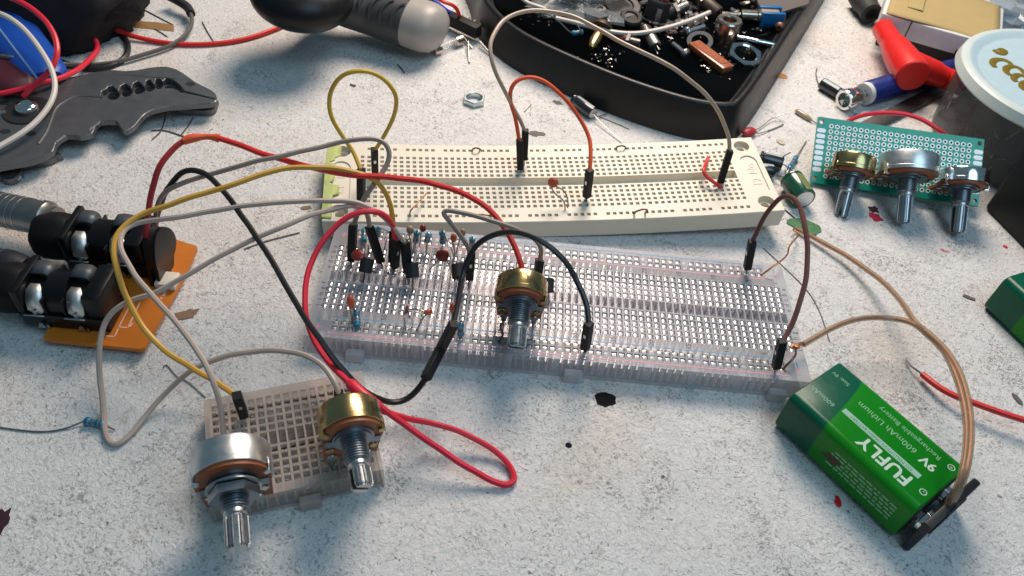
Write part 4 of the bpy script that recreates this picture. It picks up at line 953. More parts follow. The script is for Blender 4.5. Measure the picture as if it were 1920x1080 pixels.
c_ = floor_at(1312, 78, 2.5); t = thing('washer', 'thin grey washer leaning in the black tray', 'washer', Matrix.Translation(c_) @ Rx(0.3) @ Ry(-0.15)); q = MB(); q.add(prism([circ(0, 0, 6.4, 28), circ(0, 0, 4.2, 28)], 0, 0.7)); q.build('ring', mat('washer_grey', (0.10, 0.11, 0.115), 0.8, 0.0, spec=0.15), t)
A = floor_at(1300, 82, 3); B_ = floor_at(1365, 131, 3); t = thing('amber_strip', 'brownish amber plastic strip lying in the black tray', 'plastic strip', frame(A, B_)); L_ = (B_ - A).length
q = MB(); q.add(bbox(-3.6, 3.6, -1.6, 1.6, 0, L_, 0.7)); q.add(bbox(-2.4, 2.4, 1.4, 1.9, 2, L_ - 3, 0.2, 1)); q.build('strip', mat('amber', (0.36, 0.105, 0.045), 0.25, coat=0.4), t)
A = floor_at(1380, 70, 1.5); B_ = floor_at(1440, 82, 1.5); t = thing('steel_rod', 'short bright steel rod at the edge of the black tray', 'rod', frame(A, B_)); q = MB(); q.add(lathe([(0.01, 0), (1.3, 0), (1.5, 0.3), (1.5, 19), (1.3, 19.4), (0.01, 19.4)], 16)); q.build('rod_body', chrome, t)
A = floor_at(1352, 26, 4); B_ = floor_at(1424, 30, 4); t = thing('crimp_connector', 'nickel phono connector with a blue part, lying in the black tray', 'connector', frame(A, B_)); L_ = (B_ - A).length
q = MB(); q.add(lathe([(0.01, 0), (1.3, 0.2), (1.3, L_ * 0.48), (3.0, L_ * 0.5), (3.0, L_ * 0.9), (3.5, L_ * 0.92), (3.5, L_), (0.01, L_)], 20)); q.build('metal_body', mat('warm_nickel', (0.50, 0.40, 0.32), 0.2, 1.0), t, angle=30)
q = MB(); q.add(bbox(-4.5, -2.2, -4, 4, L_, L_ + 12, 0.4)); q.add(bbox(2.2, 4.5, -4, 4, L_, L_ + 12, 0.4)); q.add(bbox(-4.5, 4.5, -4, -1.5, L_ + 1, L_ + 12, 0.4)); q.build('blue_clip', mat('blue_clip', (0.0, 0.14, 0.36), 0.4), t)
q = MB(); q.add(bbox(-2.0, 2.0, -1.4, 3.2, L_, L_ + 10, 0.5)); q.build('inner_block', tancap_m, t)
A = floor_at(1424, 8, 5); t = thing('cardboard_piece', 'grey brown card scrap at the top edge of the black tray', 'card', Matrix.Translation(A) @ Rx(0.3) @ Rz(0.35)); q = MB(); q.add(prism([[(-2, -10), (26, -6), (30, 0), (22, 14), (0, 10)]], -1, 1)); q.build('card_sheet', mat('card_grey', (0.13, 0.11, 0.10), 0.8, bump=0.3), t)
A = floor_at(1123, 64, 3.5); B_ = floor_at(1108, 90, 2); t = thing('brass_plug', 'pointed brass plug tip in the black tray', 'plug tip', frame(A, B_)); L_ = (B_ - A).length
q = MB(); q.add(lathe([(0.01, -1), (2.6, -1), (2.9, 0), (2.9, L_ * 0.55), (2.2, L_ * 0.75), (2.2, L_ * 0.85), (1.2, L_), (0.01, L_)], 20)); q.build('tip', brass, t)
q = MB(); q.add(lathe([(0.01, -4), (6.0, -4), (6.2, -3.5), (6.2, -1.2), (5.6, -0.9), (0.01, -0.9)], 24)); q.build('flange', mat('dark_brass', (0.10, 0.065, 0.04), 0.4, 0.8), t)
A = floor_at(1072, 63, 2.4); B_ = A + V((5.5, 1.8, 0.6)); resistor('bright blue resistor in the black tray under the tan jumper', A, B_, [[A, floor_at(1062, 54, 3), floor_at(1045, 38, 5), floor_at(1020, 22, 6)], [B_, floor_at(1088, 56, 5), floor_at(1084, 48, 6)]], 1.25)
# loose white wire in the tray
def loose(label, colour, pts, r=0.8, bare=None, cat='wire', step=1.5, name='loose_wire'):
    path = pxpath(pts, step); t = thing(name, label, cat, V((path[0].x, path[0].y, 0))); wire_part(t, path, r, wires[colour] if isinstance(colour, str) else colour, 8, 'sheath')
    for bq in (bare or []): wire_part(t, pxpath(bq, 0.8), 0.35, tin, 6, 'bare_end')
    return t
loose('white wire in the black tray, curving up to the right from under the tan jumper', 'white', [(1042, 34, 18), (1060, 38, 18), (1085, 44, 19), (1110, 51, 19), (1135, 57, 19), (1155, 61, 19), (1190, 63, 19), (1230, 57, 20), (1275, 45, 21), (1310, 32, 22), (1331, 23, 23)], 1.15)
loose('short pair of white wire ends at the top edge of the tray', 'white', [(975, -8, 20), (983, 2, 20), (995, 8, 20), (1012, 13, 20), (1022, 17, 19)], 1.0)
# potentiometer with red marks, standing on its back in the tray
c_ = floor_at(1226, 42); t = thing('rotary_dial', 'dark round knob with red marks standing in the black tray', 'knob', Matrix.Translation(c_) @ Rx(-0.25) @ Ry(0.1)); q = MB()
q.add(lathe([(7.2, 0), (7.4, 1.0), (6.2, 1.4), (6.0, 10), (5.4, 11), (0.01, 11)], 28)); q.build('knob_body', black_pl, t)
q = MB(); q.add(lathe([(7.1, 0.6), (7.6, 0.8), (7.6, 1.6), (7.1, 1.8)], 28, cap=False)); q.build('silver_rim', chrome, t)
for dx, dy in ((-3, 1), (2.6, -0.6)): q = MB(); q.add(bbox(dx - 1.4, dx + 1.4, dy - 1.8, dy + 1.8, 10.8, 12.6, 0.5)); q.build('red_mark', disc_rd, t)
q = MB(); q.add(bbox(-1.3, 1.3, -6.4, -5.6, 2, 8, 0.2)); q.add(bbox(-0.6, 0.6, -1, 1, 11, 16, 0.2)); q.build('metal_tag', dull, t)
# crumpled plastic bag
bag_m = see_through(mat('plastic_film', (0.30, 0.32, 0.33), 0.12, var=0.4, vscale=0.3, bump=0.9, bscale=0.35), 0.45, (0.8, 0.82, 0.82))
def crumple(name, label, c, rx, ry, rz, m, seed, cat, kk=0.22):
    rn = random.Random(seed); vs, fs = ellipsoid(1, 1, 1, 30, 18); dirs = [V((rn.uniform(-1, 1), rn.uniform(-1, 1), rn.uniform(-1, 1))).normalized() for _ in range(26)]
    out = []
    for p in vs:
        p = V(p); d = 1 + sum((abs(p.dot(e)) > 0.93) * kk * (1 if i % 2 else -1) for i, e in enumerate(dirs)) + rn.uniform(-0.05, 0.05)
        out.append((p.x * rx * d, p.y * ry * d, max(-rz * 0.8, p.z * rz * d)))
    t = thing(name, label, cat, Matrix.Translation(c)); q = MB(); q.add((out, fs)); q.build('film', m, t, angle=20 if kk > 0.1 else 180); return t
crumple('plastic_bag', 'crumpled clear plastic bag at the top of the black tray', floor_at(1085, 6, 5), 24, 15, 6, bag_m, 3, 'plastic bag')
crumple('plastic_bag', 'crumpled clear plastic bag in the top right corner behind the tub', at(1925, 20, 14), 24, 26, 16, see_through(mat('plastic_film_pale', (0.42, 0.50, 0.56), 0.1, var=0.4, vscale=0.3, bump=0.9, bscale=0.3), 0.5, (0.85, 0.9, 0.94)), 5, 'plastic bag')
for nm, lab, px_, r_, h_, mm in (('bottle_cap', 'dark bottle cap between the bag and knob in the tray', (1160, 28), 10, 7, mat('dark_olive', (0.035, 0.032, 0.026), 0.45)), ('bottle_cap', 'small black button cap left of the knob in the tray', (1178, 46), 6.0, 5.5, black_pl), ('cylinder_stub', 'little grey cylinder stub right of the bag in the tray', (1128, 40), 3.2, 8, mat('stub_grey', (0.22, 0.21, 0.20), 0.5))):
    c_ = floor_at(*px_); t = thing(nm, lab, 'cap', Matrix.Translation(c_) @ Rx(0.2) @ Ry(-0.3 if nm == 'cylinder_stub' else 0.1)); q = MB(); q.add(lathe([(0.01, 0), (r_, 0), (r_, h_ - 1), (r_ - 0.8, h_), (r_ * 0.6, h_), (r_ * 0.55, h_ - 0.8), (0.01, h_ - 0.8)], 24)); q.build('cap_shell', mm, t)
def panel_jack(label, x, y, tilt, yaw, barrel, k=1.0):
    t = thing('panel_socket', label, 'socket', Matrix.Translation(floor_at(x, y, 3.6 * k)) @ Rz(yaw) @ Ry(tilt)); q = MB()
    q.add(lathe([(0.01, -9 * k), (3.2 * k, -9 * k), (3.6 * k, -8 * k), (3.6 * k, 0)], 20)); q.build('barrel', barrel, t)
    pr = []; z = 1.8 * k
    while z < 8 * k: pr += [(2.7 * k, z), (2.7 * k, z + 0.3), (2.35 * k, z + 0.5), (2.35 * k, z + 0.7)]; z += 0.85
    q = MB(); q.add(lathe(pr + [(1.6 * k, z), (1.5 * k, z - 3), (0.01, z - 3)], 20)); q.build('thread', dull, t, angle=25)
    q = MB(); q.add(prism([circ(0, 0, 4.6 * k, 6)], 0, 1.8 * k)); q.build('hex_flange', dull, t)
    for s_ in (-1, 1): q = MB(); q.add(box(s_ * 1.4 * k - 0.5, s_ * 1.4 * k + 0.5, -0.2, 0.2, -13 * k, -8.9 * k)); q.build('solder_tag', tin, t)
def screw(label, x, y, yaw, L_, m):
    t = thing('screw', label, 'screw', Matrix.Translation(floor_at(x, y, 2.4)) @ Rz(yaw) @ Ry(PI / 2 - 0.06)); q = MB()
    q.add(lathe([(0.01, -2.2), (1.6, -2.2), (2.6, -1.3), (2.8, -0.3), (2.7, 0), (1.4, 0.05)], 18)); q.build('head', m, t)
    pr = []; z = 0.0
    while z < L_: pr += [(1.45, z), (1.2, z + 0.35)]; z += 0.7
    q = MB(); q.add(lathe(pr + [(0.01, z)], 14)); q.build('shank', m, t, angle=20)
panel_jack('dark panel socket lying just above the white wire bend in the tray', 1262, 22, 1.3, 0.5, black_pl)
panel_jack('brown panel socket at the top edge of the tray, left of the phono connector', 1322, 6, 1.4, 2.3, mat('socket_brown', (0.05, 0.028, 0.02), 0.45), 1.1)
panel_jack('small panel socket under the white wire, right of the brass tip', 1176, 76, 1.5, -0.4, mat('socket_red', (0.14, 0.02, 0.02), 0.45), 0.8)
panel_jack('panel socket beside the dark knob, under the white wire', 1218, 70, 1.45, 1.9, dull, 0.9)
panel_jack('panel socket at the top edge of the tray beside the crumpled bag', 1038, 6, 1.35, 0.9, dull, 1.0)
screw('short dull screw left of the amber strip in the tray', 1283, 100, 2.2, 9, dull)
screw('bright screw lying above the thin grey washer in the tray', 1290, 60, 0.6, 11, steel)
screw('brown screw near the right wall of the tray, below the card scrap', 1462, 50, 1.2, 10, rust)
# swarf: tiny bright scraps too many to count
rn = random.Random(11); q = MB()
for k in range(260):
    cx, cy = rn.choice([(1325, 100), (1360, 115), (1300, 60), (1245, 60), (1140, 105), (1200, 25), (1265, 25), (1340, 130), (1060, 20), (1020, 30), (1420, 55)])
    p = floor_at(cx + rn.gauss(0, 18), cy + rn.gauss(0, 9), 0.25); s = rn.uniform(0.25, 0.9)
    q.add(box(-s, s, -s * 0.3, s * 0.3, -0.15, 0.2), Matrix.Translation(p) @ Rz(rn.uniform(0, PI)) @ Rx(rn.uniform(-0.6, 0.6)))
sw = q.build('swarf', tin, None, smooth=False); sw['kind'] = 'stuff'
q = MB()
for k in range(230):
    cx, cy = rn.choice([(1300, 30), (1240, 40), (1190, 15), (1150, 12), (1060, 10), (1290, 10), (1400, 20), (1040, 5), (1265, 48)])
    p = floor_at(cx + rn.gauss(0, 22), cy + rn.gauss(0, 8), 0.8); s = rn.uniform(0.8, 2.4)
    q.add(bbox(-s, s, -s * 0.5, s * 0.5, -0.8, s * 0.5, s * 0.15, 1), Matrix.Translation(p) @ Rz(rn.uniform(0, PI)) @ Rx(rn.uniform(-0.8, 0.8)) @ Ry(rn.uniform(-0.5, 0.5)), k % 4)
sw = q.build('oddments', [black_mt, dull, mat('odd_brown', (0.06, 0.03, 0.022), 0.5), mat('odd_grey', (0.12, 0.12, 0.12), 0.5)], None); sw['kind'] = 'stuff'

# ------------------------------------------------------------------ wire stripper
tool_m = mat('blackened_steel', (0.17, 0.172, 0.18), 0.40, 0.7, var=0.12, vscale=0.2, bump=0.06)
def plan(pts, z): return [(at(x, y, z).x, at(x, y, z).y) for x, y in pts]
def sm_poly(pts, k=3):
    P_ = [V((x, y, 0)) for x, y in pts]; n = len(P_); out = []
    for i in range(n):
        p0, p1, p2, p3 = P_[i - 1], P_[i], P_[(i + 1) % n], P_[(i + 2) % n]
        for j in range(k):
            t = j / k; c = 0.5 * ((2 * p1) + (p2 - p0) * t + (2 * p0 - 5 * p1 + 4 * p2 - p3) * t * t + (3 * p1 - p0 - 3 * p2 + p3) * t ** 3); out.append((c.x, c.y))
    return out
ws = thing('wire_stripper', 'dark grey steel wire stripper with notched jaws pointing right', 'wire stripper', T(-190, 80, 0))
wo = [(-60, 180), (0, 167), (60, 156), (110, 151), (160, 141), (205, 133), (232, 134.5), (258, 133), (285, 128), (312, 126.5), (332, 132), (350, 143), (368, 156), (388, 166), (404, 176), (406, 184), (403, 191), (385, 194), (335, 198), (318, 199), (300, 202), (282, 207), (266, 218), (254, 233), (240, 243), (229, 243), (222, 232), (216, 226), (188, 227), (178, 237), (172, 250), (150, 255), (124, 253), (104, 268), (98, 284), (60, 300), (0, 312), (-60, 320)]
slot = [(187, 186), (190, 170), (198, 167), (202, 162), (210, 160), (216, 165), (222, 171), (226, 160), (234, 156), (242, 160), (246, 166), (250, 155), (258, 151), (266, 158), (270, 162), (274, 150), (280, 148), (286, 156), (289, 157), (292, 147), (299, 147), (304, 152), (312, 146), (324, 149), (336, 158), (346, 170), (403, 184.5), (403, 186), (345, 173), (338, 173), (325, 166), (305, 165), (280, 171), (240, 180), (212, 187)]
wl = lambda l, z: [(x + 190, y - 80) for x, y in plan(l, z)]
q = MB(); q.add(prism([sm_poly(wl(wo, 8.5), 2), wl(slot, 8.5), wl(circ(103, 154 + 0, 0.1, 8), 8.5)][:2], 6.0, 8.5)); o_ = q.build('upper_blade', tool_m, ws, smooth=False); o_.modifiers.new('b', 'BEVEL').width = 0.45
ov = [circ(212, 181, 11, 14, ry=6.5), circ(237, 175.5, 9.5, 14, ry=6.5), circ(260, 171, 8.5, 14, ry=6), circ(280.5, 167, 7, 14, ry=5), circ(298, 163, 6, 14, ry=4.4), [(308, 163), (318, 161), (328, 161.5), (338, 168), (345, 172), (338, 177), (326, 177), (316, 172)]]
q = MB(); q.add(prism([sm_poly(wl([(x, y + 2) for x, y in wo], 5.0), 2)] + [wl(o, 5.9) for o in ov], 4.6, 5.95)); q.build('lower_blade', tool_m, ws, smooth=False)
q = MB(); q.add(prism([sm_poly(wl([(332, 205), (334, 190), (402, 189), (407, 190), (403, 203), (385, 208)], 2.9), 2)], 0.6, 3.0)); q.build('jaw_foot', tool_m, ws, smooth=False)
q = MB(); q.add(prism([sm_poly(wl([(-60, 330), (-20, 255), (108, 285), (106, 292), (92, 300), (50, 308), (40, 312), (40, 322), (24, 336), (5, 336), (0, 330)], 2.9), 2)], 0.4, 3.0)); q.build('lower_handle', tool_m, ws, smooth=False)
arcp = [(190, 182), (150, 180), (122, 190), (104, 205), (96, 225), (86, 250), (72, 270)]
q = MB(); q.add(tube([V((p.x + 190, p.y - 80, 8.25)) for p in smooth_path([at(x, y, 8.5) for x, y in arcp], 2)], 0.7, 8)); q.build('raised_edge', tool_m, ws)
pv = at(53, 208, 8.5); q = MB(); q.add(lathe([(9.5, 0), (9.2, 0.5), (6.0, 0.7), (0.01, 0.75)], 32), T(pv.x + 190, pv.y - 80, 8.5)); q.build('pivot_washer', black_mt, ws)
q = MB(); q.add(lathe([(4.2, 0), (4.2, 1.6), (3.8, 2.3), (2.4, 2.9), (2.2, 2.5), (0.01, 2.5)], 28), T(pv.x + 190, pv.y - 80, 9.2)); q.build('pivot_bolt', chrome, ws)
for x, y, r_ in ((8, 193, 2.2), (10, 246, 2.0), (58, 250, 2.0), (357, 157, 1.9)):
    h_ = at(x, y, 8.55); q = MB(); q.add(lathe([(r_, 0.08), (r_ * 0.8, 0.0), (0.01, -0.05)], 16, sy=0.7), T(h_.x + 190, h_.y - 80, 8.56)); q.build('dark_hole', black_mt, ws)
h_ = at(4, 212, 8.5); q = MB(); q.add(lathe([(1.6, 0), (1.5, 0.8), (0.01, 1)], 12), T(h_.x + 190, h_.y - 80, 8.5)); q.build('pin_head', chrome, ws)
h_ = at(27, 331, 1.5); q = MB(); q.add(lathe([(2.3, 0), (2.5, 0.4), (2.5, 1.2), (1.6, 2.4), (0.01, 2.6)], 20), T(h_.x + 190, h_.y - 80, 0.4)); q.build('spring_pin', alu, ws)
for (x0, y0), (x1, y1) in (((167, 243), (186, 229)), ((105, 266), (121, 254))):
    a, b = at(x0, y0, 8.5), at(x1, y1, 8.5); q = MB(); q.add(tube([V((a.x + 190, a.y - 80, 8.3)), V((b.x + 190, b.y - 80, 8.3))], 0.45, 6)); q.build('bright_edge', alu, ws)

# ------------------------------------------------------------------ hand tool at the top edge
grey_pl = mat('warm_grey_plastic', (0.36, 0.33, 0.30), 0.4, var=0.05)
rub = mat('rubber_grip', (0.05, 0.049, 0.05), 0.42, bump=0.15)
ht = thing('hand_tool', 'black and grey hand tool with ribbed rubber grip at the top edge', 'hand tool', T(-90, 165, 0))
ax_ = [at(560, -45, 24), at(640, -2, 20), at(700, 18, 16.5), at(760, 38, 15), at(805, 53, 14.5), at(832, 64, 14)]
ax_ = [p + V((90, -165, 0)) for p in smooth_path(ax_, 2)]
LT = len(ax_)
def prof_r(f):
    b_ = 11.6 + 1.8 * min(1, f / 0.7)
    return b_ if f < 0.88 else b_ * max(0.02, 1 - ((f - 0.88) / 0.12) ** 3.2) ** 0.55
def rad(i): return max(0.3, prof_r(i / (LT - 1)))
i1 = int(LT * 0.81)
q = MB(); q.add(tube(ax_[i1 - 6:], [rad(i) for i in range(i1 - 6, LT)], 32, flat=0.86)); q.build('grey_end', grey_pl, ht)
q = MB(); q.add(tube(ax_[int(LT * 0.16):i1], [rad(i) + 0.6 for i in range(int(LT * 0.16), i1)], 32, flat=0.86)); gp = q.build('rubber_grip', rub, ht)
for k in range(5):                             # raised crescent ribs
    ci = int(LT * (0.40 + 0.085 * k)); c = ax_[ci]; t_ = (ax_[ci + 2] - ax_[ci - 2]).normalized(); up_ = (V((0, 0, 1)) - t_ * t_.z).normalized(); sd = up_.cross(t_) * (-1 if up_.cross(t_).y > 0 else 1)
    pth = []
    for j in range(11):
        a = math.radians(-5 + 70 * j / 10); pth.append(c + (sd * math.cos(a) + up_ * math.sin(a)) * (rad(ci) * 0.93 + 0.45) - t_ * (4.2 * math.sin(PI * j / 10) ** 0.7 - 2))
    q = MB(); q.add(tube(pth, [0.3 + 0.95 * math.sin(PI * j / 10) for j in range(11)], 8)); q.build('grip_rib', rub, ht)
hc = at(566, -8, 31) + V((90, -165, 0)); q = MB(); vs, fs = ellipsoid(23, 23, 12.5, 36, 20); q.add((vs, fs), T(*hc) @ Rz(-0.3) @ Ry(0.12)); q.build('round_head', mat('gloss_black', (0.009, 0.009, 0.010), 0.36, spec=0.3), ht)

# ------------------------------------------------------------------ glass fuse and pin header beside it
A = at(812, 96, 2.6); B_ = at(866, 74, 2.6); fz = thing('glass_fuse', 'glass tube fuse with metal cap at the end of the grey handle', 'fuse', frame(A, B_)); L_ = (B_ - A).length
glass_m = see_through(mat('fuse_glass', (0.7, 0.72, 0.72), 0.05, var=0.02, coat=0.6), 0.25, (0.95, 0.97, 0.96))
for z0 in (0, L_ - 4.6): q = MB(); q.add(lathe([(0.01, z0), (2.2, z0), (2.6, z0 + 0.4), (2.6, z0 + 4.3), (2.3, z0 + 4.6)], 24)); q.build('metal_cap', mat('nickel_warm', (0.62, 0.53, 0.46), 0.25, 1.0) if z0 == 0 else MATS['nickel_warm'], fz)
q = MB(); q.add(lathe([(2.3, 4), (2.3, L_ - 4)], 24, cap=False)); q.build('glass_tube', glass_m, fz)
ph = thing('pin_header', 'black pin header with coloured wires wedged between handle and tray', 'connector', T(*at(868, 48, 0)))
d_ = (at(905, 62, 6) - at(838, 30, 6)).normalized(); Mh = Matrix.Translation(inv(ph) @ at(866, 45, 6)) @ frame(V((0, 0, 0)), d_)
q = MB(); q.add(bbox(-2.6, 2.6, -3, 3, -11, 11, 0.4), Mh); q.build('housing', black_pl, ph)
for k in range(5):
    q = MB(); q.add(box(-0.35, 0.35, -0.35, 0.35, 0, 5.5), Mh @ T(2.4, 0, -8 + 4 * k) @ Ry(PI / 2 + 0.3)); q.build('pin', alu, ph)
for cm_, pts in (('g', [(790, -12, 14), (805, 2, 14), (822, 14, 12), (840, 26, 8)]), ('b', [(796, -14, 16), (812, 0, 16), (828, 12, 13), (844, 24, 9)]), ('r', [(800, -16, 20), (830, 3, 20), (850, 10, 18), (860, 24, 12), (862, 34, 8)])):
    wire_part(ph, pxpath(pts), 0.95, {'g': mat('wire_green', (0.0, 0.30, 0.19), 0.4), 'b': mat('wire_blue', (0.04, 0.07, 0.55), 0.4), 'r': wires['red']}[cm_], 8, 'wire')
for k, (x0, y0, x1, y1) in enumerate(((878, 78, 880, 117), (868, 68, 885, 90), (900, 78, 925, 108))):
    wire_part(ph, [at(x0, y0, 3), at(x1, y1, 0.6)], 0.45, tin, 6, 'bent_pin')

# ------------------------------------------------------------------ clutter in the top left corner
pouch_m = mat('black_cloth', (0.008, 0.007, 0.009), 0.8, bump=0.5, bscale=0.8)
crumple('cloth_pouch', 'black cloth pouch filling the top left corner', at(100, -6, 16) , 40, 26, 24, pouch_m, 8, 'pouch', 0.07)
pb = thing('blue_handle', 'blue plastic tool handle with a pale edge line, under the red and white wires', 'tool handle', T(*at(50, 90, 0)))
hp = [at(-40, -60, 18), at(-5, 10, 16), at(30, 70, 13), at(58, 110, 11), at(82, 150, 10.5)]
hp = [inv(pb) @ p for p in smooth_path(hp, 2)]
q = MB(); q.add(tube(hp, [10.5] * (len(hp) - 3) + [10.2, 9.2, 7.5], 24, flat=0.5)); q.build('grip', blue_br, pb)
lp = [inv(pb) @ p for p in smooth_path([at(-6, 48, 22), at(20, 82, 19), at(45, 115, 17.5), at(72, 150, 16.2)], 2)]
q = MB(); q.add(tube(lp, 0.45, 6)); q.build('edge_line', mat('pale_blue', (0.22, 0.36, 0.62), 0.4), pb)
rp = thing('maroon_grip', 'dull maroon plastic grip at the left edge above the wire stripper', 'tool handle', T(*at(5, 135, 0)))
hp = [inv(rp) @ p for p in smooth_path([at(-40, 108, 11), at(-10, 130, 11), at(25, 152, 11), at(48, 170, 10.5)], 2)]
q = MB(); q.add(tube(hp, [7.5] * (len(hp) - 2) + [6.5, 4], 20, flat=0.6)); q.build('grip', mat('maroon', (0.10, 0.018, 0.03), 0.45), rp)
mg = thing('magenta_glint', 'magenta glint below the black pouch, shaped as a small block', 'tag', T(*at(88, 78, 3))); q = MB(); q.add(bbox(-7, 6, -6, 6, 0, 9, 1.5), Rz(0.5) @ Rx(0.4)); q.build('tag_body', mat('magenta', (0.22, 0.012, 0.11), 0.4), mg)  # a glint of light, built as a magenta block
loose('red wire making a wide curve over the blue handle to the stripper pivot', 'pinkred', [(10, -8, 34), (35, 2, 34), (62, 18, 32), (90, 45, 30), (105, 75, 27), (107, 103, 24), (96, 130, 20), (72, 154, 16), (55, 170, 13), (44, 181, 11)], 1.15)
loose('red wire running from the left edge across the stripper into the dark corner', 'pinkred', [(-12, 178, 12), (20, 172, 12), (50, 164, 12), (78, 155, 12), (110, 148, 11), (145, 131, 8), (170, 110, 5), (183, 92, 4), (180, 76, 5), (172, 62, 8)], 1.15)
loose('white wire curving down from the left edge over the wire stripper', 'white', [(-10, 22, 30), (15, 32, 30), (40, 50, 28), (62, 74, 26), (80, 100, 24), (94, 124, 22), (101, 145, 20), (103, 168, 18), (94, 195, 16), (72, 224, 14), (42, 249, 13), (0, 274, 12), (-15, 282, 12)], 1.1)
loose('thick black wire curling round on the bench below the pouch', 'black', [(150, 10, 8), (170, 25, 5), (200, 42, 3), (226, 62, 1.6), (240, 84, 1.2), (236, 106, 1.2), (218, 120, 1.2), (185, 129, 1.2), (145, 126, 1.2), (108, 113, 1.6), (88, 98, 4), (70, 80, 9)], 1.35)
loose('thin grey wire from the left edge curling up into a loop at the top', 'darkgrey', [(-10, 104, 16), (30, 109, 14), (70, 114, 9), (110, 119, 4), (160, 122, 1.8), (215, 117, 2.0), (270, 102, 2), (318, 86, 2.2), (345, 68, 3), (359, 48, 4), (358, 26, 5), (345, 8, 6), (325, -8, 6)], 1.0)
loose('red wire running flat from the dark corner to the round tool head', 'red', [(180, 38, 6), (205, 50, 4), (240, 65, 2.5), (290, 77, 1.3), (340, 83, 1.2), (400, 82, 1.2), (460, 73, 1.2), (520, 52, 1.5), (560, 30, 2)], 1.15)
sp = at(350, 5, 4); t = thing('black_sleeve', 'black sleeve on the loop of thin grey wire at the top', 'sleeve', T(sp.x, sp.y, 0)); wire_part(t, pxpath([(318, -6, 6), (338, 4, 6), (352, 14, 5), (358, 26, 5)]), 2.2, black_mt, 10, 'sleeve_body')
A = at(249, 44, 1.2); B_ = at(328, 51, 1.2); t = thing('wood_splinter', 'pale brown wood splinter on the bench near the top left', 'splinter', frame(A, B_)); q = MB(); L_ = (B_ - A).length; q.add(([(-1.6, -1, 0), (1.2, -1, 0.5), (0.6, 1.2, 0), (-2.0, -1, L_ * 0.6), (1.8, -1, L_ * 0.55), (0.8, 1.4, L_ * 0.6), (-2.2, -1, L_), (1.4, -1, L_ - 1), (0.3, 1, L_ - 0.5)], [(0, 1, 4, 3), (1, 2, 5, 4), (2, 0, 3, 5), (3, 4, 7, 6), (4, 5, 8, 7), (5, 3, 6, 8), (0, 2, 1), (6, 7, 8)])); q.build('splinter_body', mat('pine', (0.50, 0.27, 0.10), 0.7, bump=0.4), t, smooth=False)
wp = at(208, 4, 14); t = thing('white_peg', 'small white plastic end poking out of the black pouch', 'plastic end', T(*wp)); q = MB(); q.add(bbox(-3, 3, -9, 5, -3, 3, 1.2), Rz(-0.25)); q.build('peg_body', white_pl, t)

# ------------------------------------------------------------------ right-hand side: probe, phono lead, boxes, tub
bp = thing('banana_plug', 'bright red right-angled banana plug lying over the blue lead', 'plug', T(*at(1700, 130, 0)))
A, B_ = at(1654, 52, 13), at(1710, 140, 15)
q = MB(); Lb = (B_ - A).length; q.add(lathe([(0.01, 0), (4.6, 0), (5.2, 0.8), (5.5, Lb * 0.3), (5.7, Lb * 0.36), (6.5, Lb * 0.42), (7.2, Lb * 0.55), (7.9, Lb * 0.72), (8.3, Lb * 0.92), (8.0, Lb + 1.0), (7.4, Lb + 1.6), (0.01, Lb + 1.6)], 36), inv(bp) @ frame(A, B_)); q.build('shroud', red_pl, bp)
C_, D_ = at(1704, 118, 14), at(1796, 156, 9); q = MB(); Lb = (D_ - C_).length; pr = [(0.01, 0), (6.6, 0), (6.2, Lb * 0.5), (5.4, Lb * 0.62)]
z = Lb * 0.66
while z < Lb + 4: pr += [(5.3, z), (5.2, z + 1.6), (4.3, z + 1.9), (4.3, z + 2.6), (5.2, z + 2.9)]; z += 4.0
pr += [(4.4, z), (0.01, z)]
q.add(lathe(pr, 28), inv(bp) @ frame(C_, D_)); q.build('cable_boot', red_pl, bp, angle=30)
pj = thing('phono_plug', 'dark blue phono plug with a shiny metal tip, under the red banana plug', 'plug', T(*at(1650, 165, 0)))
A, B_ = at(1582, 188, 5.4), at(1800, 122, 6); L_ = (B_ - A).length; Mj = inv(pj) @ frame(A, B_)
q = MB(); q.add(lathe([(3.4, 1.0), (3.6, 0.2), (4.8, 0), (5.2, 0.7), (5.2, 4), (4.7, 5), (4.7, 8), (3.5, 10), (3.3, 12), (4.2, 14), (4.2, 15)], 32, cap=False), Mj); q.add(lathe([(0.01, 6), (3.4, 6), (3.4, 1)], 24, cap=False), Mj); q.build('metal_tip', chrome, pj, angle=30)
q = MB(); q.add(lathe([(2.5, 13.6), (5.4, 13.6), (5.6, 14), (5.6, 16), (5.2, 16.4)], 28), Mj); q.build('white_collar', white_pl, pj)
q = MB(); q.add(lathe([(0.01, 15.8), (5.5, 15.8), (6.0, 16.8), (6.0, L_ - 22), (4.6, L_ - 16), (4.2, L_), (0.01, L_)], 32), Mj); q.build('blue_shell', blue_pl, pj)
A, B_ = at(1622, 240, 1.2), at(1800, 150, 1.2); t = thing('steel_strip', 'dark flat steel strip lying behind the green board', 'steel strip', frame(A, B_)); L_ = (B_ - A).length; q = MB(); q.add(bbox(-3.6, 3.6, -1.1, 1.1, 0, L_, 0.3)); q.build('strip_body', mat('dark_steel', (0.09, 0.088, 0.085), 0.45, 0.8), t)
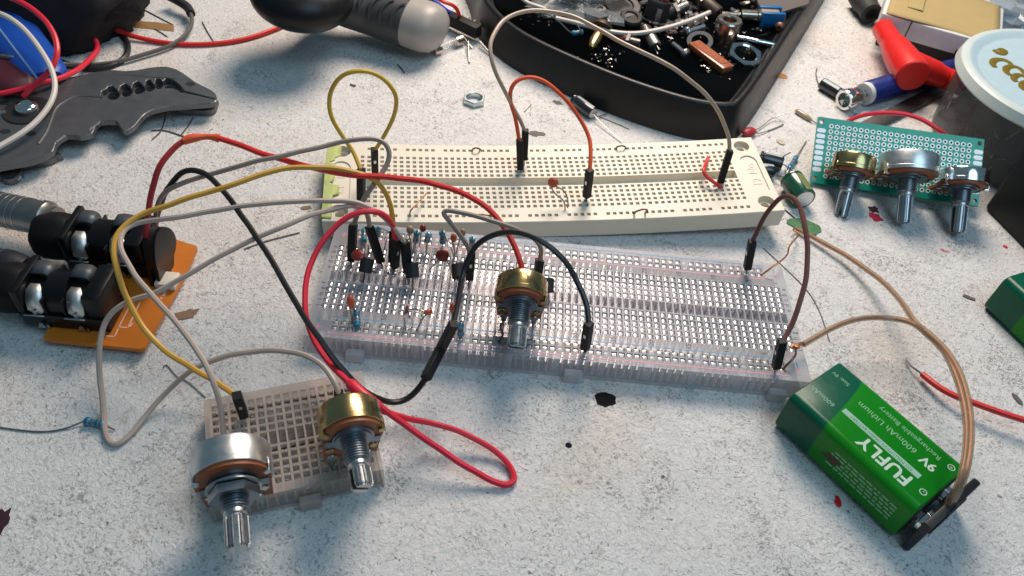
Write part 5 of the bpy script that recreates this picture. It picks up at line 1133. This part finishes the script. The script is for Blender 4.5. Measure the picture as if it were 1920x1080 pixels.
# plastic tub with pale lid
tc_ = V((221.7, 132.4, 0)); tub = thing('plastic_tub', 'smoky plastic tub with a pale blue lid marked in gold pen', 'tub', T(*tc_))
smoke_m = see_through(mat('smoky_plastic', (0.17, 0.175, 0.18), 0.16, var=0.5, vscale=0.05), 0.45, (0.68, 0.70, 0.71))
q = MB(); q.add(lathe([(0.01, 0.4), (40, 0.4), (42, 2), (43.5, 34.5)], 56, cap=False)); q.build('tub_wall', smoke_m, tub)
lid_m = mat('lid_pale_blue', (0.47, 0.62, 0.68), 0.42, var=0.05)
rim_m = mat('lid_rim', (0.56, 0.63, 0.61), 0.4, var=0.05)
q = MB(); q.add(lathe([(43.6, 33), (46.2, 33), (46.6, 33.8), (45.6, 37.6), (44.2, 38.6), (42.2, 38.6)], 72, cap=False)); q.build('lid_rim', rim_m, tub)
q = MB(); q.add(lathe([(42.2, 38.6), (40.4, 38.2), (38.6, 37.0), (37.4, 36.7), (0.01, 36.8)], 72, cap=False)); q.build('lid_panel', lid_m, tub)
gpen = mat('gold_pen', (0.24, 0.165, 0.015), 0.35, 0.3)
def pen(pts, r):
    P_ = [inv(tub) @ at(x, y, 36.9) for x, y in pts]; pa = smooth_path(P_, 0.8); n = len(pa)
    q = MB(); q.add(tube([V((p.x, p.y, 36.8)) for p in pa], [r * (0.55 + 0.45 * math.sin(PI * (0.15 + 0.85 * i / n))) for i in range(n)], 8, flat=0.15)); q.build('pen_stroke', gpen, tub)
pen([(1864, 93), (1872, 99), (1880, 100), (1884, 96), (1880, 92), (1872, 94)], 1.7)
pen([(1866, 126), (1861, 118), (1866, 112), (1876, 111), (1886, 113), (1894, 118), (1898, 124)], 1.7)
pen([(1895, 141), (1887, 134), (1888, 127), (1897, 124), (1908, 126), (1916, 131), (1921, 138)], 1.7)
pen([(1906, 153), (1901, 148), (1904, 142), (1912, 140), (1922, 143), (1930, 149)], 1.7)
pen([(1930, 165), (1919, 166), (1917, 158), (1924, 153), (1936, 156)], 1.7)
rn = random.Random(21)                          # components seen dimly through the wall
cmat = mat('tub_contents', (0.04, 0.042, 0.045), 0.6, var=0.4)
q = MB(); vs, fs = ellipsoid(36, 36, 12, 32, 14); q.add(([(x + rn.uniform(-1, 1), y + rn.uniform(-1, 1), max(1.0, z + 12)) for x, y, z in vs], fs)); o_ = q.build('heap_of_parts', cmat, tub, smooth=False); o_['kind'] = 'stuff'
q = MB()
for k in range(46):
    a = rn.uniform(PI * 0.75, PI * 1.75); r0 = rn.uniform(36.5, 40); p = V((r0 * math.cos(a), r0 * math.sin(a), rn.uniform(5, 22))); d = V((rn.gauss(0, 1) * -math.sin(a), rn.gauss(0, 1) * math.cos(a), rn.gauss(0, 1))).normalized() * rn.uniform(3, 9)
    q.add(tube([p, p + d], 0.22, 5))
o_ = q.build('fine_leads', tin, tub); o_['kind'] = 'stuff'
# white box with a tan envelope on it
wbx = [(at(x, y, 20)) for x, y in ((1660, 24), (1834, 73), (1885, 5))]
o_ = wbx[0]; ux = (wbx[1] - wbx[0]); ux.z = 0; Lx = ux.length * 1.25; ux.normalize(); uy = V((-ux.y, ux.x, 0))
Mw = Matrix((ux, uy, V((0, 0, 1)))).transposed().to_4x4(); Mw.translation = V((o_.x, o_.y, 0))
t = thing('white_box', 'white plastic case with a gap in its side, under a tan envelope', 'box', Mw)
q = MB(); q.add(bbox(-1.5, 14.0, -0.5, 55, 9.5, 19.6, 0.7)); q.build('case_half', white_pl, t)
q = MB(); q.add(bbox(14.5, Lx, -0.9, 55, 9.3, 19.6, 0.7)); q.build('case_half', white_pl, t)
q = MB(); q.add(bbox(2, Lx - 2, 4, 52, 0.2, 9.6, 0.7)); q.build('case_base', mat('case_shade_brown', (0.055, 0.045, 0.038), 0.6), t)  # recessed base, its dark brown paints in the shadow gap under the case
q = MB(); q.add(bbox(40.5, 43.5, -1.2, 0.5, 8.6, 12.2, 0.3)); q.build('latch', black_pl, t)
env_m = mat('tan_envelope', (0.44, 0.325, 0.14), 0.75, var=0.08, vscale=0.15, bump=0.12, bscale=0.6)
t = thing('tan_envelope', 'tan paper envelope lying flat on the white case', 'envelope', Mw)
v_ = []; f_ = []
nx, ny = 16, 10
for j in range(ny + 1):
    for i in range(nx + 1):
        x = 0.5 + (Lx - 2.5) * i / nx; y = 0.3 + 50 * j / ny; v_.append((x, y - 1.2 * math.sin(x * 0.13) * (1 - j / ny), 20.1 + 0.5 * math.sin(x * 0.11 + y * 0.07)))
for j in range(ny):
    for i in range(nx): a = j * (nx + 1) + i; f_.append((a, a + 1, a + nx + 2, a + nx + 1))
q = MB(); q.add((v_, f_)); o_ = q.build('paper', env_m, t); o_.modifiers.new('t', 'SOLIDIFY').thickness = 0.4
q = MB(); q.add(bbox(10, 18, 13, 50, 20.6, 21.1, 0.2, 1)); q.build('folded_flap', env_m, t)
# black case at the right edge
pA, pC = at(1843, 390, 0), at(1925, 474, 0)
ux = (pC - pA); ux.normalize(); uy = V((-ux.y, ux.x, 0))
Mk = Matrix((ux, uy, V((0, 0, 1)))).transposed().to_4x4(); Mk.translation = V((pA.x, pA.y, 0))
HC = 32.0
t = thing('black_case', 'plain black plastic case cut off by the right edge', 'case', Mk)
q = MB(); q.add(bbox(0, 60, 0, 26, 0.1, HC, 1.8)); q.build('case_shell', mat('case_black', (0.006, 0.006, 0.007), 0.5, spec=0.3), t)
q = MB(); q.add(bbox(2, 58, 0.9, 1.4, HC - 0.4, HC + 0.2, 0.1, 1)); q.build('edge_line', mat('case_edge_grey', (0.10, 0.095, 0.09), 0.5), t)  # thin grey strip along the top front edge
# dark cylinder at the top
A, B_ = at(1612, -10, 8), at(1634, 26, 7); t = thing('rubber_foot', 'dark rubber cylinder with a hole, at the top edge left of the white case', 'rubber foot', frame(A, B_)); L_ = (B_ - A).length
q = MB(); q.add(lathe([(0.01, 0), (6.8, 0), (6.8, L_ * 0.5), (5.8, L_ * 0.6), (5.8, L_), (3.4, L_), (3.0, L_ - 3), (0.01, L_ - 3)], 28)); q.build('foot_body', mat('old_rubber', (0.03, 0.029, 0.028), 0.6, var=0.3), t)
# red wire and small bits behind the green board
loose('red wire arching behind the green board', 'pinkred', [(1588, 228, 4), (1602, 221, 6), (1622, 215, 9), (1650, 212, 12), (1690, 213, 14), (1724, 222, 14), (1752, 238, 13), (1778, 258, 10), (1790, 270, 7)], 1.0)
A = at(1598, 222, 3); B_ = at(1606, 210, 7); resistor('small teal resistor at the end of the red wire behind the green board', A, B_, [[A, at(1590, 232, 1)], [B_, at(1596, 205, 5), at(1580, 186, 2)]], 0.9)
# electrolytic capacitors
e_bk = mat('sleeve_black', (0.016, 0.018, 0.024), 0.25, coat=0.5); e_gr = mat('sleeve_green', (0.004, 0.075, 0.040), 0.22, coat=0.6); st_ = mat('stripe_pale', (0.42, 0.48, 0.46), 0.4); st_g = mat('stripe_olive', (0.16, 0.20, 0.06), 0.4)
A, B_ = at(1577, 178, 3.0), at(1541, 156, 3.0); electrolytic('black capacitor lying left of the metal phono tip', A, B_, 3.0, e_bk, st_, [[A, at(1590, 195, 1.5), at(1600, 212, 0.6)], [B_, at(1536, 160, 1), at(1530, 140, 0.5), at(1532, 128, 0.5)]])
A, B_ = at(1076, 187, 2.7), at(1112, 213, 2.7); electrolytic('black capacitor lying at the foot of the black tray with a long lead', A, B_, 2.9, e_bk, st_, [[B_, at(1122, 225, 2), at(1140, 243, 1.2), at(1166, 266, 0.6)], [B_, at(1120, 218, 1.5), at(1138, 213, 0.6)], [A, at(1068, 187, 1)]])
A, B_ = at(1423, 297, 3.6), at(1466, 308, 3.6); electrolytic('black capacitor half hidden by the right end of the cream board', A, B_, 3.6, e_bk, st_, [[B_, at(1475, 312, 3), at(1482, 330, 1)], [A, at(1425, 290, 6), at(1440, 284, 7)], [B_, at(1466, 296, 7), at(1482, 286, 7)]])
A, B_ = at(1420, 318, 3.2), at(1450, 322, 3.0); electrolytic('second black capacitor in front of the half hidden one by the cream board', A, B_, 3.0, e_bk, st_, [[B_, at(1462, 338, 2), at(1470, 342, 1), at(1480, 340, 0.5)], [B_, at(1460, 330, 1), at(1474, 332, 0.6)]])
A, B_ = at(1484, 336, 5.2), at(1508, 374, 5.2); electrolytic('dark green capacitor with a silver end, beside the brown jumper', A, B_, 5.0, e_gr, st_g, [[A, at(1482, 325, 3), at(1490, 300, 0.6)], [A, at(1476, 330, 3), at(1472, 318, 0.6)]])
A, B_ = at(1479, 317, 1.4), at(1494, 293, 1.4); resistor('blue resistor lying above the dark green capacitor', A, B_, [[A, at(1474, 328, 0.6), at(1472, 340, 0.5)], [B_, at(1502, 280, 0.8), at(1512, 264, 0.5)]], 1.0)
A = at(1405, 247, 2.0); disc_cap('red disc capacitor lying behind the right end of the cream board', A, (0.1, -0.15, 1), 4.0, mat('cap_crimson', (0.42, 0.03, 0.035), 0.4), [[A, at(1424, 240, 1), at(1448, 222, 1.5), at(1470, 234 - 20, 3)], [A, at(1422, 250, 1), at(1440, 245, 0.6), at(1468, 234, 0.5)]], 0.4, ry=0.62)
A, B_ = at(1494, 208, 1.2), at(1520, 224, 1.2); t = thing('glass_diode', 'thin pale glass diode lying left of the green board', 'diode', frame(A, B_)); L_ = (B_ - A).length; q = MB(); q.add(lathe([(0.3, -1), (1.1, 0), (1.3, 1), (1.3, L_ - 2), (0.8, L_), (0.3, L_ + 1)], 16)); q.build('glass_body', mat('diode_glass', (0.42, 0.30, 0.20), 0.2, coat=0.5), t); lead(t, [B_, at(1532, 232, 0.6)])
A, B_ = at(158, 789, 1.3), at(197, 797, 1.3); resistor('blue striped resistor lying at the tip of the bent grey wire', A, B_, [[A, at(145, 795, 0.8), at(120, 804, 0.4), at(90, 809, 0.3), at(50, 808, 0.3), at(-10, 800, 0.3)], [B_, at(215, 806, 0.5)]], 1.15)
loose('loose red wire with a bare tinned end, running off the right edge', 'red', [(1729, 701, 2.4), (1745, 715, 3), (1780, 738, 4), (1830, 757, 5), (1880, 775, 5.5), (1935, 792, 6)], 1.1, bare=[[(1730, 702, 2.4), (1716, 692, 2.2), (1706, 684, 1.6), (1699, 671, 0.8)]])

# ------------------------------------------------------------------ scraps, paint spots and wire offcuts on the bench
def chip(name, label, cat, x, y, rx, ry, m, seed, h=0.25, rot=0.0, jag=0.25, n=16):
    p = at(x, y, 0); t = thing(name, label, cat, T(p.x, p.y, 0)); q = MB(); q.add(prism([blob(0, 0, rx, ry, n, jag, seed, rot)], 0.004, h)); q.build(name + '_body', m, t, smooth=False); return t
spot_k = mat('black_spot', (0.012, 0.012, 0.014), 0.9, spec=0.1); paint_r = mat('red_paint', (0.50, 0.015, 0.05), 0.5, var=0.2); brown_s = mat('brown_scrap', (0.24, 0.145, 0.09), 0.75, var=0.3, vscale=1.0, bump=0.3); clay = mat('grey_scrap', (0.12, 0.11, 0.10), 0.7, var=0.4, vscale=1)
green_s = mat('green_film', (0.02, 0.16, 0.045), 0.3, var=0.5, vscale=1.2, bump=0.6)
chip('black_spot', 'large round black spot on the bench in front of the long clear board', 'spot', 1135, 749, 3.6, 2.9, spot_k, 1, 0.05, jag=0.12)
chip('black_spot', 'small neat black spot on the bench at the bottom middle', 'spot', 1066, 835, 1.0, 1.0, spot_k, 2, 0.05, jag=0.08)
chip('grey_spot', 'tiny dark grey dot on the bench, the lower right of two small dots', 'spot', 1243, 894, 0.62, 0.62, clay, 3, 0.05, jag=0.1)
chip('red_spot', 'red and dark paint blot below the silver potentiometer on the green board', 'paint spot', 1643, 408, 2.5, 3.4, paint_r, 4, 0.06, jag=0.35)
chip('dark_blot', 'dark blot overlapping the top of the red paint blot', 'paint spot', 1638, 393, 2.2, 2.2, mat('wine_blot', (0.05, 0.008, 0.02), 0.5), 14, 0.09, jag=0.35)
chip('red_spot', 'small bright red speck in front of the big green battery', 'paint spot', 1571, 942, 0.9, 1.9, mat('red_bright', (0.60, 0.01, 0.02), 0.35), 5, 0.3, jag=0.25)
chip('red_spot', 'faint pink-red speck right of the potentiometer shadows, the left of two', 'paint spot', 1770, 470, 1.5, 0.8, mat('pink_speck', (0.55, 0.12, 0.16), 0.6), 6, 0.05, rot=-0.5, jag=0.4)
chip('red_spot', 'small red speck near the black case, the right of two', 'paint spot', 1885, 463, 1.3, 1.2, paint_r, 7, 0.05, jag=0.4)
chip('tape_scrap', 'torn brown scrap lying right of the orange jack board', 'scrap', 350, 590, 3.9, 2.1, brown_s, 8, 0.3, rot=0.5, jag=0.25)
chip('dark_blot', 'dark maroon blot cut by the left edge near the bottom', 'paint spot', -2, 980, 2.6, 4.2, mat('maroon_blot', (0.04, 0.012, 0.02), 0.5), 9, 0.06, jag=0.25)
chip('grey_scrap', 'flat grey scrap behind the cream board, right of the tan plug', 'scrap', 1006, 251, 4.0, 1.7, clay, 10, 0.2, rot=0.1, jag=0.25)
chip('grey_scrap', 'small grey scrap left of the capacitor by the black tray', 'scrap', 1046, 193, 2.2, 1.4, clay, 15, 0.2, rot=-0.4, jag=0.25)
chip('green_scrap', 'shiny scrap of green sleeve under the brown jumper', 'scrap', 1508, 425, 7.0, 4.2, green_s, 11, 0.5, rot=-0.35, jag=0.14)
chip('brown_scrap', 'small brown scrap beside the green tape end of the cream board', 'scrap', 574, 390, 1.9, 1.2, brown_s, 12, 0.25, rot=0.3)
chip('tan_scrap', 'orange tan scrap by the right wall of the black tray', 'scrap', 1463, 143, 3.6, 2.2, mat('tan_scrap_m', (0.50, 0.22, 0.06), 0.7), 13, 0.3)
chip('seed_husk', 'small oval husk behind the right end of the cream board', 'scrap', 1463, 267, 1.6, 2.2, mat('husk', (0.52, 0.46, 0.38), 0.7), 16, 0.6, rot=0.5, jag=0.08)
chip('grey_scrap', 'little dark scrap on the bench left of the second battery', 'scrap', 1815, 558, 2.4, 0.8, clay, 17, 0.4, rot=-0.4)
chip('grey_scrap', 'dark crumb on the bench right of the clear cable', 'scrap', 1906, 748, 1.0, 2.4, clay, 18, 0.4, rot=0.25)
rn = random.Random(5)
for lab, pts in (
    ('long wire offcut lying left of the long clear board', [(458, 467), (500, 452), (562, 436)]),
    ('fine wire offcut at the right end of the long clear board, crossing the cable', [(1432, 465), (1505, 535), (1535, 580), (1556, 640)]),
    ('dark lead offcut pointing at the green sleeve scrap', [(1466, 388), (1482, 402), (1504, 420)]),
    ('wire offcut under the jaw tip of the wire stripper', [(313, 211), (308, 228), (300, 248), (285, 262)]),
    ('crossed wire offcut right of the wire stripper jaw', [(284, 245), (310, 245), (345, 256)]),
    ('slanting wire offcut near the stripper jaw', [(363, 220), (350, 240), (340, 252)]),
    ('dark wire offcut above the splinter at the top left', [(255, 10), (285, 26), (325, 47)]),
    ('short dark wire offcut right of the splinter', [(379, 41), (388, 58), (401, 79)]),
    ('short wire offcut below the splinter', [(290, 54), (302, 61), (314, 69)]),
    ('short dark offcut on the bench left of the zinc nut', [(745, 121), (752, 128), (759, 137)]),
    ('short thick offcut inside the yellow loop', [(657, 158), (661, 160), (667, 161)]),
    ('thin offcut on the bench below the black tray', [(1118, 216), (1140, 225), (1180, 242)]),
    ('hooked offcut left of the black capacitor at the foot of the tray', [(983, 209), (993, 198), (997, 190), (995, 215)]),
    ('dark offcut at the left edge of the green board', [(1440, 246), (1452, 241), (1469, 233)]),
    ('curled hair-thin offcut below the ochre wire', [(306, 690), (312, 684), (332, 706), (352, 716), (385, 745)])):
    P_ = [at(x, y, 0.3) for x, y in pts]; path = smooth_path(P_, 1.0); t = thing('wire_offcut', lab, 'wire offcut', T(P_[0].x, P_[0].y, 0)); thin = 'fine' in lab or 'thin' in lab
    q = MB(); q.add(tube([inv(t) @ p for p in path], 0.2 if thin else (0.5 if 'thick' in lab else 0.3), 6)); q.build('offcut_body', dklead if 'dark' in lab else tin, t)
